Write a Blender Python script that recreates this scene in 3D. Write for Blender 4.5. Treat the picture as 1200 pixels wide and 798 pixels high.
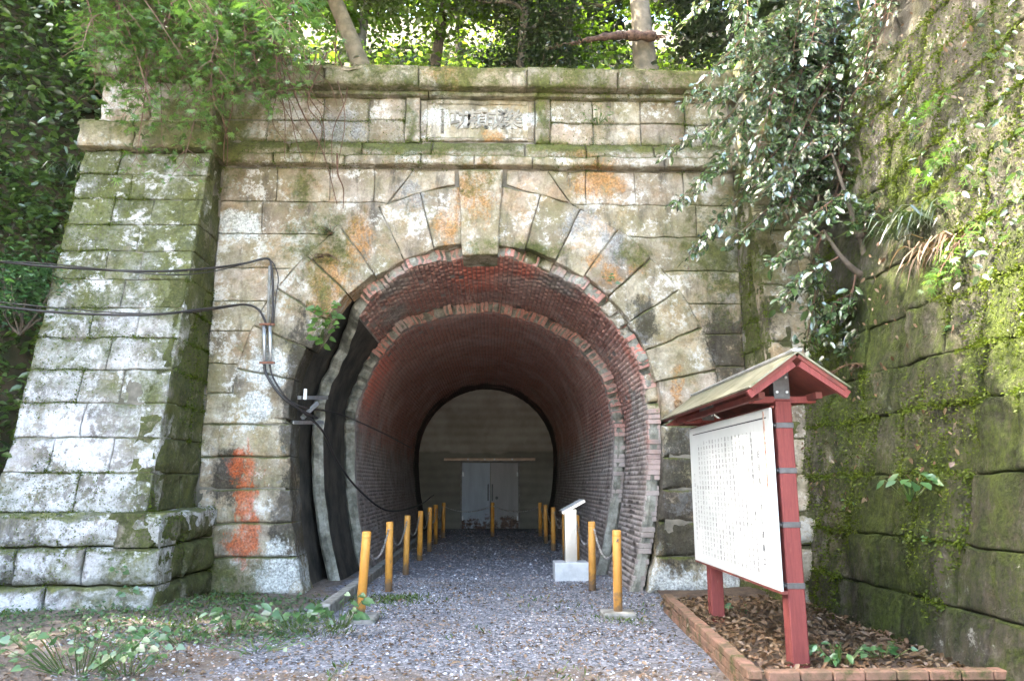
import bpy, bmesh, math, random
import numpy as np
from mathutils import Vector, Matrix, Euler
from math import radians as R, pi, sin, cos, sqrt, atan2

sc = bpy.context.scene
C = sc.collection
for o in list(bpy.data.objects): bpy.data.objects.remove(o)

# ------------------------------------------------------------------ camera, sky, sun, exposure
PITCH, YAW, EYE = R(11.0), R(1.53), 1.5
cam = bpy.data.cameras.new('camera'); cam.sensor_width = 36; cam.lens = 25.8; cam.clip_end = 500; cam.clip_start = .05
cam_o = bpy.data.objects.new('camera', cam); C.objects.link(cam_o)
cam_o.location = (0, 0, EYE); cam_o.rotation_euler = (R(90) + PITCH, 0, -YAW)
sc.camera = cam_o

TO_SUN = Vector((-.66, .10, .74)).normalized()
SUN_EL = math.asin(TO_SUN.z)
w = bpy.data.worlds.new('World'); sc.world = w; w.use_nodes = True
wn = w.node_tree; bg = wn.nodes['Background']
sky = wn.nodes.new('ShaderNodeTexSky'); sky.sky_type = 'NISHITA'; sky.sun_disc = False
sky.sun_elevation = SUN_EL; sky.sun_rotation = atan2(TO_SUN.x, TO_SUN.y)
sky.air_density = 1.0; sky.dust_density = 4.0; sky.ozone_density = .6
wn.links.new(sky.outputs[0], bg.inputs[0]); bg.inputs[1].default_value = .15
sun = bpy.data.lights.new('sun', 'SUN'); sun.energy = 2.6; sun.angle = R(.5); sun.color = (1, .94, .84)
sun_o = bpy.data.objects.new('sun', sun); C.objects.link(sun_o)
sun_o.rotation_euler = TO_SUN.to_track_quat('Z', 'Y').to_euler(); sun_o.location = (-20, 3, 25)
vs = sc.view_settings
vs.view_transform = 'Standard'; vs.look = 'None'; vs.gamma = 1; vs.use_curve_mapping = False; vs.exposure = 4.08
vs.use_white_balance = True; vs.white_balance_temperature = 6900; vs.white_balance_tint = 8
sc.cycles.use_denoising = True; sc.cycles.use_adaptive_sampling = True; sc.cycles.adaptive_threshold = .03
sc.cycles.max_bounces = 8; sc.cycles.diffuse_bounces = 6; sc.cycles.transmission_bounces = 4
sc.cycles.sample_clamp_indirect = 6

# ------------------------------------------------------------------ helpers
def at(px, py, Y=None, Z=None):
    """a spot in the photograph (1200 x 798) at a known distance Y (or height Z) as a world point"""
    u = (px - 600) / 860; v = (399 - py) / 860
    dy = cos(PITCH) - v * sin(PITCH); dz = sin(PITCH) + v * cos(PITCH)
    wx = u * cos(YAW) + dy * sin(YAW); wy = -u * sin(YAW) + dy * cos(YAW)
    t = Y / wy if Y is not None else (Z - EYE) / dz
    return Vector((wx * t, wy * t, EYE + dz * t))

def _h(ix, iy, iz):
    n = (ix.astype(np.int64) * 73856093) ^ (iy.astype(np.int64) * 19349663) ^ (iz.astype(np.int64) * 83492791)
    n = (n ^ (n >> 13)) & 0x7fffffff
    n = (n * (n * n * 15731 + 789221) + 1376312589) & 0x7fffffff
    return n / 0x3fffffff - 1.0
def vnoise(p):
    p = np.asarray(p, float); i = np.floor(p).astype(np.int64); f = p - i; f = f * f * (3 - 2 * f)
    r = 0
    for a in (0, 1):
        for b in (0, 1):
            for c in (0, 1):
                wgt = (f[:, 0] if a else 1 - f[:, 0]) * (f[:, 1] if b else 1 - f[:, 1]) * (f[:, 2] if c else 1 - f[:, 2])
                r = r + wgt * _h(i[:, 0] + a, i[:, 1] + b, i[:, 2] + c)
    return r
def fbm(p, oct=4):
    p = np.asarray(p, float); s = 0; a = 1
    for k in range(oct):
        s = s + a * vnoise(p * 2 ** k + 17.3 * k); a *= .5
    return s

def tag(o, label=None, cat=None, group=None, kind=None):
    if label: o['label'] = label
    if cat: o['category'] = cat
    if group: o['group'] = group
    if kind: o['kind'] = kind
    return o
def empty(name, loc=(0, 0, 0), parent=None):
    o = bpy.data.objects.new(name, None); C.objects.link(o); o.location = loc
    o.empty_display_size = .1
    if parent: o.parent = parent
    return o
def obj(name, me, mat=None, parent=None):
    o = bpy.data.objects.new(name, me); C.objects.link(o)
    if mat is not None and len(me.materials) == 0: me.materials.append(mat)
    if parent is not None: o.parent = parent
    return o
def mesh(name, v, f, smooth=False):
    me = bpy.data.meshes.new(name)
    v = np.asarray(v, np.float32)
    if isinstance(f, np.ndarray):
        n, k = f.shape
        me.vertices.add(len(v)); me.vertices.foreach_set('co', v.ravel())
        me.loops.add(n * k); me.loops.foreach_set('vertex_index', f.astype(np.int32).ravel())
        me.polygons.add(n); me.polygons.foreach_set('loop_start', np.arange(0, n * k, k, dtype=np.int32))
        me.polygons.foreach_set('loop_total', np.full(n, k, np.int32))
        me.update(calc_edges=True); me.validate()
    else:
        me.from_pydata([tuple(map(float, q)) for q in v], [], f)
    if smooth: me.polygons.foreach_set('use_smooth', np.ones(len(me.polygons), bool))
    return me
class MB:
    """collects vertices and faces for ONE mesh"""
    def __init__(s): s.v = []; s.f = []
    def add(s, v, f):
        b = len(s.v); s.v += [tuple(q) for q in v]; s.f += [tuple(i + b for i in q) for q in f]; return s
    def box(s, c, d, M=None):
        x, y, z = (k / 2 for k in d)
        v = [Vector((sx * x, sy * y, sz * z)) for sx in (-1, 1) for sy in (-1, 1) for sz in (-1, 1)]
        if M is not None: v = [M @ q for q in v]
        v = [q + Vector(c) for q in v]
        return s.add(v, [(0, 1, 3, 2), (4, 6, 7, 5), (0, 4, 5, 1), (2, 3, 7, 6), (0, 2, 6, 4), (1, 5, 7, 3)])
    def tube(s, pts, rad, n=8, cap=True):
        pts = [Vector(p) for p in pts]
        if not hasattr(rad, '__len__'): rad = [rad] * len(pts)
        b = len(s.v); up = None
        for i, p in enumerate(pts):
            t = (pts[min(i + 1, len(pts) - 1)] - pts[max(i - 1, 0)]).normalized()
            if up is None:
                up = Vector((0, 0, 1)) if abs(t.z) < .9 else Vector((1, 0, 0))
            a = t.cross(up).normalized(); up = a.cross(t).normalized()
            for k in range(n):
                q = 2 * pi * k / n
                s.v.append(tuple(p + (a * cos(q) + up * sin(q)) * rad[i]))
        for i in range(len(pts) - 1):
            for k in range(n):
                k2 = (k + 1) % n
                s.f.append((b + i * n + k, b + i * n + k2, b + (i + 1) * n + k2, b + (i + 1) * n + k))
        if cap:
            s.f.append(tuple(b + k for k in range(n))[::-1]); s.f.append(tuple(b + (len(pts) - 1) * n + k for k in range(n)))
        return s
    def build(s, name, mat, parent=None, smooth=False, bevel=0):
        me = mesh(name, s.v, s.f, smooth)
        if bevel:
            bm = bmesh.new(); bm.from_mesh(me); bmesh.ops.recalc_face_normals(bm, faces=bm.faces)
            bmesh.ops.bevel(bm, geom=bm.edges[:], offset=bevel, segments=1, affect='EDGES', clamp_overlap=True)
            bm.to_mesh(me); bm.free()
        return obj(name, me, mat, parent)
def curve_pts(ctrl, n=8):
    """Catmull-Rom through control points"""
    c = [Vector(p) for p in ctrl]; c = [2 * c[0] - c[1]] + c + [2 * c[-1] - c[-2]]; out = []
    for i in range(1, len(c) - 2):
        for k in range(n):
            t = k / n; a, b, d, e = c[i - 1], c[i], c[i + 1], c[i + 2]
            out.append(.5 * ((2 * b) + (d - a) * t + (2 * a - 5 * b + 4 * d - e) * t * t + (3 * b - a - 3 * d + e) * t ** 3))
    return out + [c[-2]]

# ------------------------------------------------------------------ materials
class NT:
    def __init__(s, name):
        s.m = bpy.data.materials.new(name); s.m.use_nodes = True; s.t = s.m.node_tree
        s.b = s.t.nodes['Principled BSDF']; s.out = s.t.nodes['Material Output']; s._pos = None
        s.b.inputs['Roughness'].default_value = .85
        s.b.inputs['Specular IOR Level'].default_value = .25
    def n(s, t, **k):
        nd = s.t.nodes.new('ShaderNode' + t)
        for a, b in k.items(): setattr(nd, a, b)
        return nd
    def put(s, sock, val):
        if isinstance(val, bpy.types.NodeSocket): s.t.links.new(val, sock)
        elif hasattr(val, '__len__') and sock.type == 'RGBA': sock.default_value = (*val[:3], 1)
        else: sock.default_value = val
    def pos(s):
        if s._pos is None: s._pos = s.n('NewGeometry').outputs['Position']
        return s._pos
    def math(s, op, a, b=0, clamp=False):
        nd = s.n('Math', operation=op, use_clamp=clamp); s.put(nd.inputs[0], a); s.put(nd.inputs[1], b); return nd.outputs[0]
    def noise(s, scale, detail=5, rough=.6, dist=0, vec=None, stretch=None):
        nd = s.n('TexNoise'); nd.inputs['Scale'].default_value = scale; nd.inputs['Detail'].default_value = detail
        nd.inputs['Roughness'].default_value = rough; nd.inputs['Distortion'].default_value = dist
        v = vec if vec is not None else s.pos()
        if stretch:
            m = s.n('VectorMath', operation='MULTIPLY'); s.put(m.inputs[0], v); m.inputs[1].default_value = stretch; v = m.outputs[0]
        s.put(nd.inputs['Vector'], v); return nd.outputs['Fac']
    def rng(s, x, a, b, c=0, d=1, smooth=True):
        nd = s.n('MapRange', interpolation_type='SMOOTHSTEP' if smooth else 'LINEAR')
        s.put(nd.inputs[0], x); nd.inputs[1].default_value = a; nd.inputs[2].default_value = b
        nd.inputs[3].default_value = c; nd.inputs[4].default_value = d; return nd.outputs[0]
    def mix(s, f, a, b, mode='MIX'):
        nd = s.n('Mix', data_type='RGBA', blend_type=mode); s.put(nd.inputs[0], f); s.put(nd.inputs[6], a); s.put(nd.inputs[7], b); return nd.outputs[2]
    def ramp(s, f, stops):
        nd = s.n('ValToRGB'); cr = nd.color_ramp
        while len(cr.elements) < len(stops): cr.elements.new(.5)
        for e, (p, c) in zip(cr.elements, stops): e.position = p; e.color = (*c, 1)
        s.put(nd.inputs[0], f); return nd.outputs[0]
    def warp(s, amt=.25, scale=2.2):
        nd = s.n('TexNoise'); nd.inputs['Scale'].default_value = scale; nd.inputs['Detail'].default_value = 4
        s.put(nd.inputs['Vector'], s.pos())
        a = s.n('VectorMath', operation='MULTIPLY_ADD'); s.put(a.inputs[0], nd.outputs['Color']); a.inputs[1].default_value = (amt * 2,) * 3
        b = s.n('VectorMath', operation='SUBTRACT'); s.put(b.inputs[0], s.pos()); b.inputs[1].default_value = (amt,) * 3
        s.put(a.inputs[2], b.outputs[0]); return a.outputs[0]
    def blob(s, vec, c, r):
        a = s.n('VectorMath', operation='SUBTRACT'); s.put(a.inputs[0], vec); a.inputs[1].default_value = c
        b = s.n('VectorMath', operation='DIVIDE'); s.put(b.inputs[0], a.outputs[0]); b.inputs[1].default_value = r
        l = s.n('VectorMath', operation='LENGTH'); s.put(l.inputs[0], b.outputs[0])
        return s.rng(l.outputs['Value'], 1.0, .25)
    def blobs(s, vec, lst):
        r = None
        for c, q in lst:
            b = s.blob(vec, c, q); r = b if r is None else s.math('MAXIMUM', r, b)
        return r
    def xyz(s):
        nd = s.n('SeparateXYZ'); s.put(nd.inputs[0], s.pos()); return nd.outputs
    def rand(s): return s.n('ObjectInfo').outputs['Random']
    def island(s): return s.n('NewGeometry').outputs['Random Per Island']
    def bump(s, h, strength=.5, dist=.02):
        nd = s.n('Bump'); nd.inputs['Strength'].default_value = strength; nd.inputs['Distance'].default_value = dist
        s.put(nd.inputs['Height'], h); s.put(s.b.inputs['Normal'], nd.outputs[0])
    def done(s, col, rough=None):
        s.put(s.b.inputs['Base Color'], col)
        if rough is not None: s.put(s.b.inputs['Roughness'], rough)
        return s.m
def cover(t, noise, cov, soft=.08):
    """0..1 mask where noise + coverage exceeds one"""
    return t.rng(t.math('ADD', noise, cov), 1 - soft, 1 + soft)
FX = 20.0   # blob depth along the tunnel: a stain on a face
def fb(px, py, rx, rz, Y=10.6): 
    p = at(px, py, Y); return ((p.x, Y, p.z), (rx * 1.5, FX, rz * 1.5))
def amp(t, n, k=2.3): return t.math('MULTIPLY_ADD', n, k) if False else t.math('ADD', t.math('MULTIPLY', n, k), .5 - .5 * k)

def stone_mat(name, base, pale, ochre, moss_cov, layers=(), pit=.6, lichen=.36, post=None, msoft=.13, moss=((.04, .05, .012), (.14, .15, .04)), dark=.40, film=.40, mstretch=(1, 1, 1), filmc=(.20, .185, .085), white=(.60, .58, .53)):
    t = NT(name); wv = t.warp(.3, 2.0); rnd = t.rand()
    big = amp(t, t.noise(.75, 6, .65, .4)); mid = amp(t, t.noise(4.2, 8, .72)); fine = amp(t, t.noise(33, 6, .75), 2.0); spk = amp(t, t.noise(14, 7, .8))
    col = t.mix(t.rng(big, .2, .8), base, pale)
    col = t.mix(t.math('MULTIPLY', t.rng(amp(t, t.noise(1.9, 6, .7, .6)), .45, .85), .7), col, ochre)
    hs = t.n('HueSaturation'); t.put(hs.inputs['Color'], col); t.put(hs.inputs['Value'], t.rng(rnd, 0, 1, .72, 1.18, False)); t.put(hs.inputs['Hue'], t.rng(t.math('FRACT', t.math('MULTIPLY', rnd, 7.3)), 0, 1, .485, .512, False)); col = hs.outputs[0]
    col = t.mix(t.rng(mid, .1, .9), t.mix(1, col, (.55, .53, .50), 'MULTIPLY'), col)
    # green-brown algae film
    col = t.mix(t.math('MULTIPLY', cover(t, amp(t, t.noise(1.6, 8, .72, .3)), film, .35), .75), col, filmc)
    # rain streaks and dark weathering
    drk = cover(t, amp(t, t.noise(2.4, 8, .72, stretch=(1.6, 1.6, .42))), dark, .25)
    col = t.mix(t.math('MULTIPLY', drk, .72), col, (.055, .05, .042))
    # pale crusty lichen, fine and ragged
    wl = t.math('ADD', t.math('MULTIPLY', spk, .45), t.math('MULTIPLY', amp(t, t.noise(2.1, 6, .7)), .55))
    col = t.mix(t.math('MULTIPLY', cover(t, wl, lichen, .07), .85), col, white)
    for cov, gain, c, scale, regs in layers:
        m = t.math('MULTIPLY', t.blobs(wv, regs), gain)
        n = t.math('ADD', t.math('MULTIPLY', amp(t, t.noise(scale, 9, .8, .6, stretch=(1.3, 1.3, .6)), 2.8), .5), t.math('MULTIPLY', spk, .5))
        cc = t.mix(t.rng(fine, .2, .8), tuple(k * .5 for k in c), tuple(min(k * 1.15, .8) for k in c))
        col = t.mix(t.math('MULTIPLY', cover(t, n, t.math('ADD', m, cov), .17), .78), col, cc)
    # moss: thicker on up-facing ledges
    nz = t.n('SeparateXYZ'); t.put(nz.inputs[0], t.n('NewGeometry').outputs['Normal'])
    mc = t.math('ADD', t.math('MULTIPLY', t.rng(nz.outputs[2], .15, .8), .38), moss_cov if not callable(moss_cov) else moss_cov(t, wv))
    mn = t.math('ADD', t.math('MULTIPLY', amp(t, t.noise(1.9, 9, .78, .3, stretch=mstretch)), .6), t.math('MULTIPLY', spk, .4))
    mm = cover(t, mn, mc, msoft)
    col = t.mix(t.math('MULTIPLY', mm, .93), col, t.mix(t.rng(t.math('ADD', t.math('MULTIPLY', amp(t, t.noise(21, 6, .75)), .5), t.math('MULTIPLY', amp(t, t.noise(2.7, 6, .7, stretch=mstretch)), .5)), .15, .85), moss[0], moss[1]))
    if post is not None:
        pn = t.math('ADD', t.math('MULTIPLY', spk, .35), t.math('MULTIPLY', amp(t, t.noise(3.1, 8, .75, .4, stretch=(1, 1, 1.3)), 2.6), .65))
        col = t.mix(t.math('MULTIPLY', cover(t, pn, post, .10), .8), col, white)
    # grain
    col = t.mix(t.rng(fine, 0, 1, 0, 1), t.mix(1, col, (.74, .74, .74), 'MULTIPLY'), t.mix(1, col, (1.12, 1.12, 1.12), 'MULTIPLY'))
    h = t.math('ADD', t.math('MULTIPLY', fine, .35), t.math('ADD', mid, t.math('MULTIPLY', mm, .6)))
    t.bump(h, pit, .035 if pit < .9 else .06)
    return t.done(col, .9)

BASE = (.42, .35, .25); PALE = (.54, .48, .39); OCH = (.46, .32, .18)
ORG = (.44, .21, .065); RED = (.50, .10, .025); WHT = (.66, .68, .65); BLK = (.014, .013, .012); GRY = (.29, .295, .29)
def facade_moss(t, wv):
    z = t.xyz()[2]
    base = t.rng(z, 6.1, 6.7, .24, .52)
    b = t.blobs(wv, [fb(250, 170, .7, .9), fb(250, 690, .7, .55), fb(375, 300, .55, .8), fb(600, 292, .9, .22), fb(355, 225, .25, .35), fb(480, 140, .14, .5), fb(636, 140, .14, .5), fb(850, 300, .8, 1.2), fb(740, 300, .3, .3), fb(560, 215, .3, .4), fb(395, 270, .35, .4)])
    fr = t.math('MULTIPLY', t.math('MULTIPLY', t.rng(z, 6.66, 6.74), t.rng(z, 7.44, 7.36)), -.22)
    return t.math('ADD', t.math('ADD', base, fr), t.math('MULTIPLY', b, .30))
M_facade = stone_mat('weathered_portal_stone', BASE, PALE, OCH, facade_moss, [
    (.05, .55, GRY, 3, [fb(680, 258, .35, .3), fb(720, 290, .2, .5), fb(400, 150, .5, .35), fb(480, 230, .25, .35), fb(848, 330, .3, .9)]),
    (.12, .46, ORG, 4.5, [fb(560, 225, .36, .55), fb(525, 262, .2, .4), fb(420, 285, .3, .5), fb(385, 330, .45, .6), fb(520, 96, .4, .2), fb(712, 326, .2, .2), fb(690, 305, .2, .2), fb(575, 162, .25, .15), fb(745, 318, .14, .14), fb(680, 185, .3, .15), fb(795, 455, .12, .4), fb(410, 400, .3, .3), fb(700, 215, .5, .35)]),
    (.08, .66, BLK, 2.2, [fb(350, 470, .3, 1.5), fb(340, 620, .25, .9), fb(790, 590, .5, 1.2), fb(800, 520, .35, .6), fb(755, 380, .2, .5), fb(480, 345, .8, .3), fb(615, 290, .3, .15), fb(265, 560, .3, .5), fb(850, 400, .35, .8)]),
    (.05, .60, RED, 7, [fb(290, 590, .22, .9), fb(288, 625, .26, .4), fb(278, 545, .26, .3)]),
    (.05, .66, WHT, 6, [fb(325, 672, .42, .45), fb(790, 690, .4, .35), fb(850, 690, .6, .4), fb(310, 430, .35, .35), fb(280, 265, .4, .3), fb(300, 480, .2, .3), fb(575, 140, 1.2, .2)]),
], dark=.30, lichen=.38, film=.36, post=.10, msoft=.2)
def butt_moss(t, wv):
    x, y, z = t.xyz()[:3]
    b = t.blobs(wv, [fb(140, 250, .9, .9, 9.9), fb(85, 330, .5, 1.4, 9.7), fb(200, 300, .6, .9, 9.8), fb(170, 460, .35, .3, 9.4), fb(105, 400, .3, .3, 9.4), fb(140, 640, .5, .3, 8.9), fb(100, 680, .6, .4, 8.9)])
    return t.math('ADD', t.math('ADD', t.rng(z, 1.2, 5.4, .30, .52), t.math('MULTIPLY', b, .16)), t.rng(x, -4.75, -4.2, 0, .12))
M_butt = stone_mat('white_lichened_buttress_stone', (.38, .35, .34), (.50, .48, .47), (.38, .34, .28), butt_moss, dark=.38, lichen=.50, film=.36, white=(.60, .585, .58), post=.36, msoft=.24)
M_side = stone_mat('mossy_shaded_return_stone', (.34, .30, .23), (.42, .38, .31), (.36, .28, .18), .62, dark=.50, lichen=.16, film=.5, moss=((.03, .035, .01), (.10, .11, .03)))  # heavy moss, plus a base tone darkened for shade on the return faces
def wall_moss(t, wv):
    b = t.blobs(wv, [((3.8, 7.2, 1.0), (1.3, 1.4, 1.5)), ((4, 5.4, 2.2), (1.2, .8, 2)), ((4.2, 8, 3), (1.2, 1.4, 1.8)), ((4.4, 7.5, 4.5), (1.2, 1.5, 1.2))])
    return t.math('ADD', t.rng(t.xyz()[2], 3.0, 5.5, .46, .28), t.math('MULTIPLY', b, .2))
M_wall = stone_mat('mossy_retaining_wall_stone', (.22, .19, .15), (.32, .29, .25), (.22, .18, .12), wall_moss, pit=1.0, dark=.54, lichen=.27, film=.5, filmc=(.10, .10, .04), moss=((.010, .016, .003), (.09, .12, .018)), post=.12, msoft=.2, mstretch=(1.3, 1.3, .45))

def simple(name, col, rough=.6, metal=0, var=.15, scale=6, bump=0, spec=.4, col2=None):
    t = NT(name); n = t.noise(scale, 5)
    c2 = col2 or tuple(k * (1 - 2 * var) for k in col)
    c = t.mix(t.rng(n, .3, .7), c2, col)
    t.b.inputs['Metallic'].default_value = metal; t.b.inputs['Specular IOR Level'].default_value = spec
    if bump: t.bump(t.noise(scale * 5, 5), bump, .01)
    return t.done(c, rough)
M_core = simple('mortar', (.24, .21, .17), .95, scale=3, col2=(.07, .065, .045), bump=.4)
M_black = simple('black_hollow_brick', (.07, .062, .05), .8, scale=2.5, col2=(.012, .012, .010), bump=1.0)  # near-black brick in the left hollow and behind the shells

def brick_mat():
    t = NT('tunnel_brick'); wv = t.warp(.4, 1.4)
    col = t.ramp(t.island(), [(0, (.26, .14, .12)), (.35, (.46, .23, .18)), (.7, (.54, .27, .205)), (1, (.44, .28, .24))])
    col = t.mix(.5, col, t.ramp(t.rand(), [(0, (.36, .19, .16)), (.5, (.44, .21, .17)), (1, (.40, .24, .20))]))
    x, y, z = t.xyz()[:3]
    fine = t.noise(40, 5, .7)
    col = t.mix(t.rng(fine, .3, .7), t.mix(1, col, (.5, .5, .5), 'MULTIPLY'), col)
    fade = t.rng(amp(t, t.noise(.9, 7, .7, .5)), .35, .9)
    col = t.mix(t.math('MULTIPLY', fade, .6), col, (.56, .40, .34))
    # bright red wash at the crown
    r = t.blobs(wv, [((-.25, 11.6, 4.8), (.6, 1.6, .5)), ((2.3, 10.8, 1.8), (.3, .5, .8)), ((2.3, 10.8, 3.5), (.3, .6, .5)), ((.5, 11.2, 4.7), (.35, .7, .4)), ((-2.2, 14, 3.4), (.6, 1.6, .8))])
    col = t.mix(t.math('MULTIPLY', r, .8), col, (.62, .19, .13))
    # grey salts
    g = cover(t, t.noise(1.8, 7, .7), t.math('ADD', t.rng(z, 3.0, 1.5, .34, .74), t.math('MULTIPLY', t.blobs(wv, [((1.0, 11, 4.6), (.7, .8, .4)), ((-1.6, 12.5, 4.2), (.5, 1.2, .5)), ((-1.3, 11.1, 4.4), (.6, .7, .5)), ((2.2, 11.5, 2.6), (.4, 1, .6)), ((-2.4, 13.4, 2.5), (.4, .6, 2))]), .3)), .15)
    col = t.mix(t.math('MULTIPLY', g, .8), col, t.mix(t.rng(t.noise(3, 6), .3, .7), (.17, .165, .145), (.36, .34, .31)))
    # soot blotches, and a black band towards the far end
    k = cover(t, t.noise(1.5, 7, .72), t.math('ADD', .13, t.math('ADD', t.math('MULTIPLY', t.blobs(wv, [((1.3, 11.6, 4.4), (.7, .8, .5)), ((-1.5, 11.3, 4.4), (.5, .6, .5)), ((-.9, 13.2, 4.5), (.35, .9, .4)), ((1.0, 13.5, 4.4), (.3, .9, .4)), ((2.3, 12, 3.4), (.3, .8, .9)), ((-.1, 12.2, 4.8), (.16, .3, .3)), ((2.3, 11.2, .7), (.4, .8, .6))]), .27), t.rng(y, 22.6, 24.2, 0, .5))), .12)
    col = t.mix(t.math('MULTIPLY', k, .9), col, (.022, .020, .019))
    t.bump(fine, .5, .012)
    return t.done(col, .8)
M_brick = brick_mat()
def bed_mat():
    t = NT('tunnel_mortar_bed'); z = t.xyz()[2]; y = t.xyz()[1]
    c = t.ramp(t.noise(2, 6), [(.3, (.12, .105, .095)), (.55, (.30, .26, .235)), (.75, (.42, .36, .33))])
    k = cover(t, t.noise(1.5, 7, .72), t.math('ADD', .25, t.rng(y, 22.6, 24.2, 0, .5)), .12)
    return t.done(t.mix(k, c, (.02, .02, .018)), .9)
M_bed = bed_mat()
def algae_mat():
    t = NT('algae_stained_lining_edge')
    c = t.ramp(t.noise(3.5, 7, .7), [(.3, (.06, .06, .05)), (.48, (.18, .175, .14)), (.62, (.34, .33, .28)), (.75, (.17, .18, .09))])
    t.bump(t.noise(9, 6), .6, .04); return t.done(c, .85)
M_algae = algae_mat()

def leaf_mat(name, c1, c2, c3, trans=.45, gloss=.12, rough=.35):
    t = NT(name)
    col = t.ramp(t.island(), [(0, c1), (.5, c2), (1, c3)])
    col = t.mix(t.rng(t.noise(.9, 3), .35, .65), t.mix(1, col, (.75, .8, .7), 'MULTIPLY'), col)
    d = t.n('BsdfDiffuse'); t.put(d.inputs[0], col)
    tr = t.n('BsdfTranslucent'); t.put(tr.inputs[0], t.mix(1, col, (1.2, 1.25, .6), 'MULTIPLY'))
    g = t.n('BsdfGlossy'); g.inputs['Roughness'].default_value = rough; g.inputs[0].default_value = (1, 1, 1, 1)
    m1 = t.n('MixShader'); m1.inputs[0].default_value = trans; t.put(m1.inputs[1], d.outputs[0]); t.put(m1.inputs[2], tr.outputs[0])
    lw = t.n('LayerWeight'); lw.inputs[0].default_value = .35
    m2 = t.n('MixShader'); t.put(m2.inputs[0], t.math('MULTIPLY_ADD', lw.outputs[0], gloss * 1.5)); t.put(m2.inputs[1], m1.outputs[0]); t.put(m2.inputs[2], g.outputs[0])
    m2.inputs[0].links[0].from_node.inputs[2].default_value = gloss * .5
    t.put(t.out.inputs[0], m2.outputs[0]); return t.m
M_maple = leaf_mat('maple_leaf', (.08, .16, .035), (.12, .22, .05), (.17, .28, .075), .55, .05)
M_camellia = leaf_mat('glossy_evergreen_leaf', (.045, .085, .03), (.07, .13, .045), (.11, .18, .065), .42, .30, .25)
M_forest = leaf_mat('forest_leaf', (.045, .085, .02), (.075, .135, .03), (.12, .19, .045), .5, .10)
M_forest2 = leaf_mat('pale_forest_leaf', (.10, .18, .025), (.15, .25, .035), (.21, .30, .06), .6, .06)
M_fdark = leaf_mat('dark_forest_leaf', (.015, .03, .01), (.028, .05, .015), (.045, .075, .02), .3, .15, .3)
M_herb = leaf_mat('herb_leaf', (.04, .11, .035), (.06, .15, .05), (.09, .19, .06), .35, .12)
M_mossleaf = leaf_mat('moss_tuft', (.045, .065, .008), (.085, .115, .014), (.14, .18, .028), .35, .02)
M_grass = leaf_mat('grass_blade', (.06, .11, .02), (.09, .15, .03), (.14, .18, .05), .4, .05)
M_litter = leaf_mat('dead_leaf', (.10, .055, .03), (.17, .10, .06), (.24, .17, .12), .15, .06)
M_bark = simple('bark', (.15, .12, .09), .9, scale=5, col2=(.05, .04, .03), bump=.8)
M_bark2 = simple('pale_bark', (.26, .21, .15), .9, scale=5, col2=(.13, .11, .075), bump=.8)
M_twig = simple('twig', (.16, .09, .06), .9, scale=8, col2=(.09, .05, .035))
t = NT('yellow_paint'); c = t.mix(t.rng(t.noise(6, 6), .3, .7), (.50, .205, .025), (.64, .29, .045)); c = t.mix(t.rng(t.rand(), 0, 1, 0, .35, False), c, (.55, .30, .10))
c = t.mix(cover(t, amp(t, t.noise(22, 8, .8, stretch=(1, 1, .35))), .22, .1), c, (.17, .11, .065)); c = t.mix(t.math('MULTIPLY', cover(t, amp(t, t.noise(9, 6, .7)), t.rng(t.xyz()[2], .35, .02, .05, .85), .3), .8), c, (.14, .11, .085)); t.bump(t.noise(30), .12, .01); t.b.inputs['Specular IOR Level'].default_value = .4; M_yellow = t.done(c, .55)
M_conc = simple('concrete', (.28, .27, .25), .9, scale=9, col2=(.13, .13, .105), bump=.6)
M_steel = simple('stainless_steel', (.72, .72, .73), .28, 1, scale=3, col2=(.62, .60, .58))
M_galv = simple('galvanised_steel', (.55, .56, .57), .45, .8, scale=12, col2=(.42, .43, .44))
M_chain = simple('chain_metal', (.55, .53, .50), .5, .8, scale=20, col2=(.22, .2, .19))
M_rubber = simple('cable_sheath', (.035, .030, .028), .5, scale=6)
M_rust = simple('rust', (.22, .09, .05), .85, scale=14, col2=(.10, .05, .035), bump=.4)
def timber(name, c1, c2, c3):
    t = NT(name); g = amp(t, t.noise(9, 7, .75, stretch=(9, 9, .6)), 2.4)
    c = t.mix(t.rng(g, .1, .9), c2, c1); c = t.mix(t.math('MULTIPLY', cover(t, amp(t, t.noise(6, 8, .8, stretch=(3, 3, .6))), .16, .12), .8), c, c3)
    t.bump(g, .3, .008); return t.done(c, .7)
M_redwood = timber('red_painted_timber', (.20, .05, .045), (.14, .035, .033), (.26, .15, .12))
M_reddark = simple('red_brown_paint', (.18, .045, .035), .7, scale=7, col2=(.10, .03, .025))
M_iron = simple('dark_steel_strap', (.12, .12, .125), .5, .6, scale=20)
t = NT('white_board'); c = t.mix(t.rng(t.noise(1.5, 5), .3, .7), (.48, .51, .50), (.56, .58, .57)); c = t.mix(t.math('MULTIPLY', cover(t, amp(t, t.noise(7, 8, .75, stretch=(1, 2, .3))), .16, .2), .45), c, (.34, .35, .31)); t.b.inputs['Specular IOR Level'].default_value = .5; M_white = t.done(c, .35)
M_ink = simple('ink', (.03, .03, .04), .6)
M_soil = simple('soil', (.11, .075, .05), .95, scale=9, col2=(.05, .035, .025), bump=.8)
M_hill = simple('forest_floor', (.07, .05, .03), .95, scale=3, col2=(.025, .028, .012), bump=.8)
t = NT('planter_brick'); c = t.mix(t.rng(amp(t, t.noise(4, 8, .75)), .1, .9), (.10, .075, .045), (.28, .145, .105)); c = t.mix(t.rng(t.rand(), 0, 1, 0, .45, False), c, (.15, .10, .07)); c = t.mix(cover(t, amp(t, t.noise(5, 8, .75)), .34, .2), c, (.055, .06, .02)); t.bump(t.noise(30, 6), .6, .01); M_redbrick = t.done(c, .92)
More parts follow.
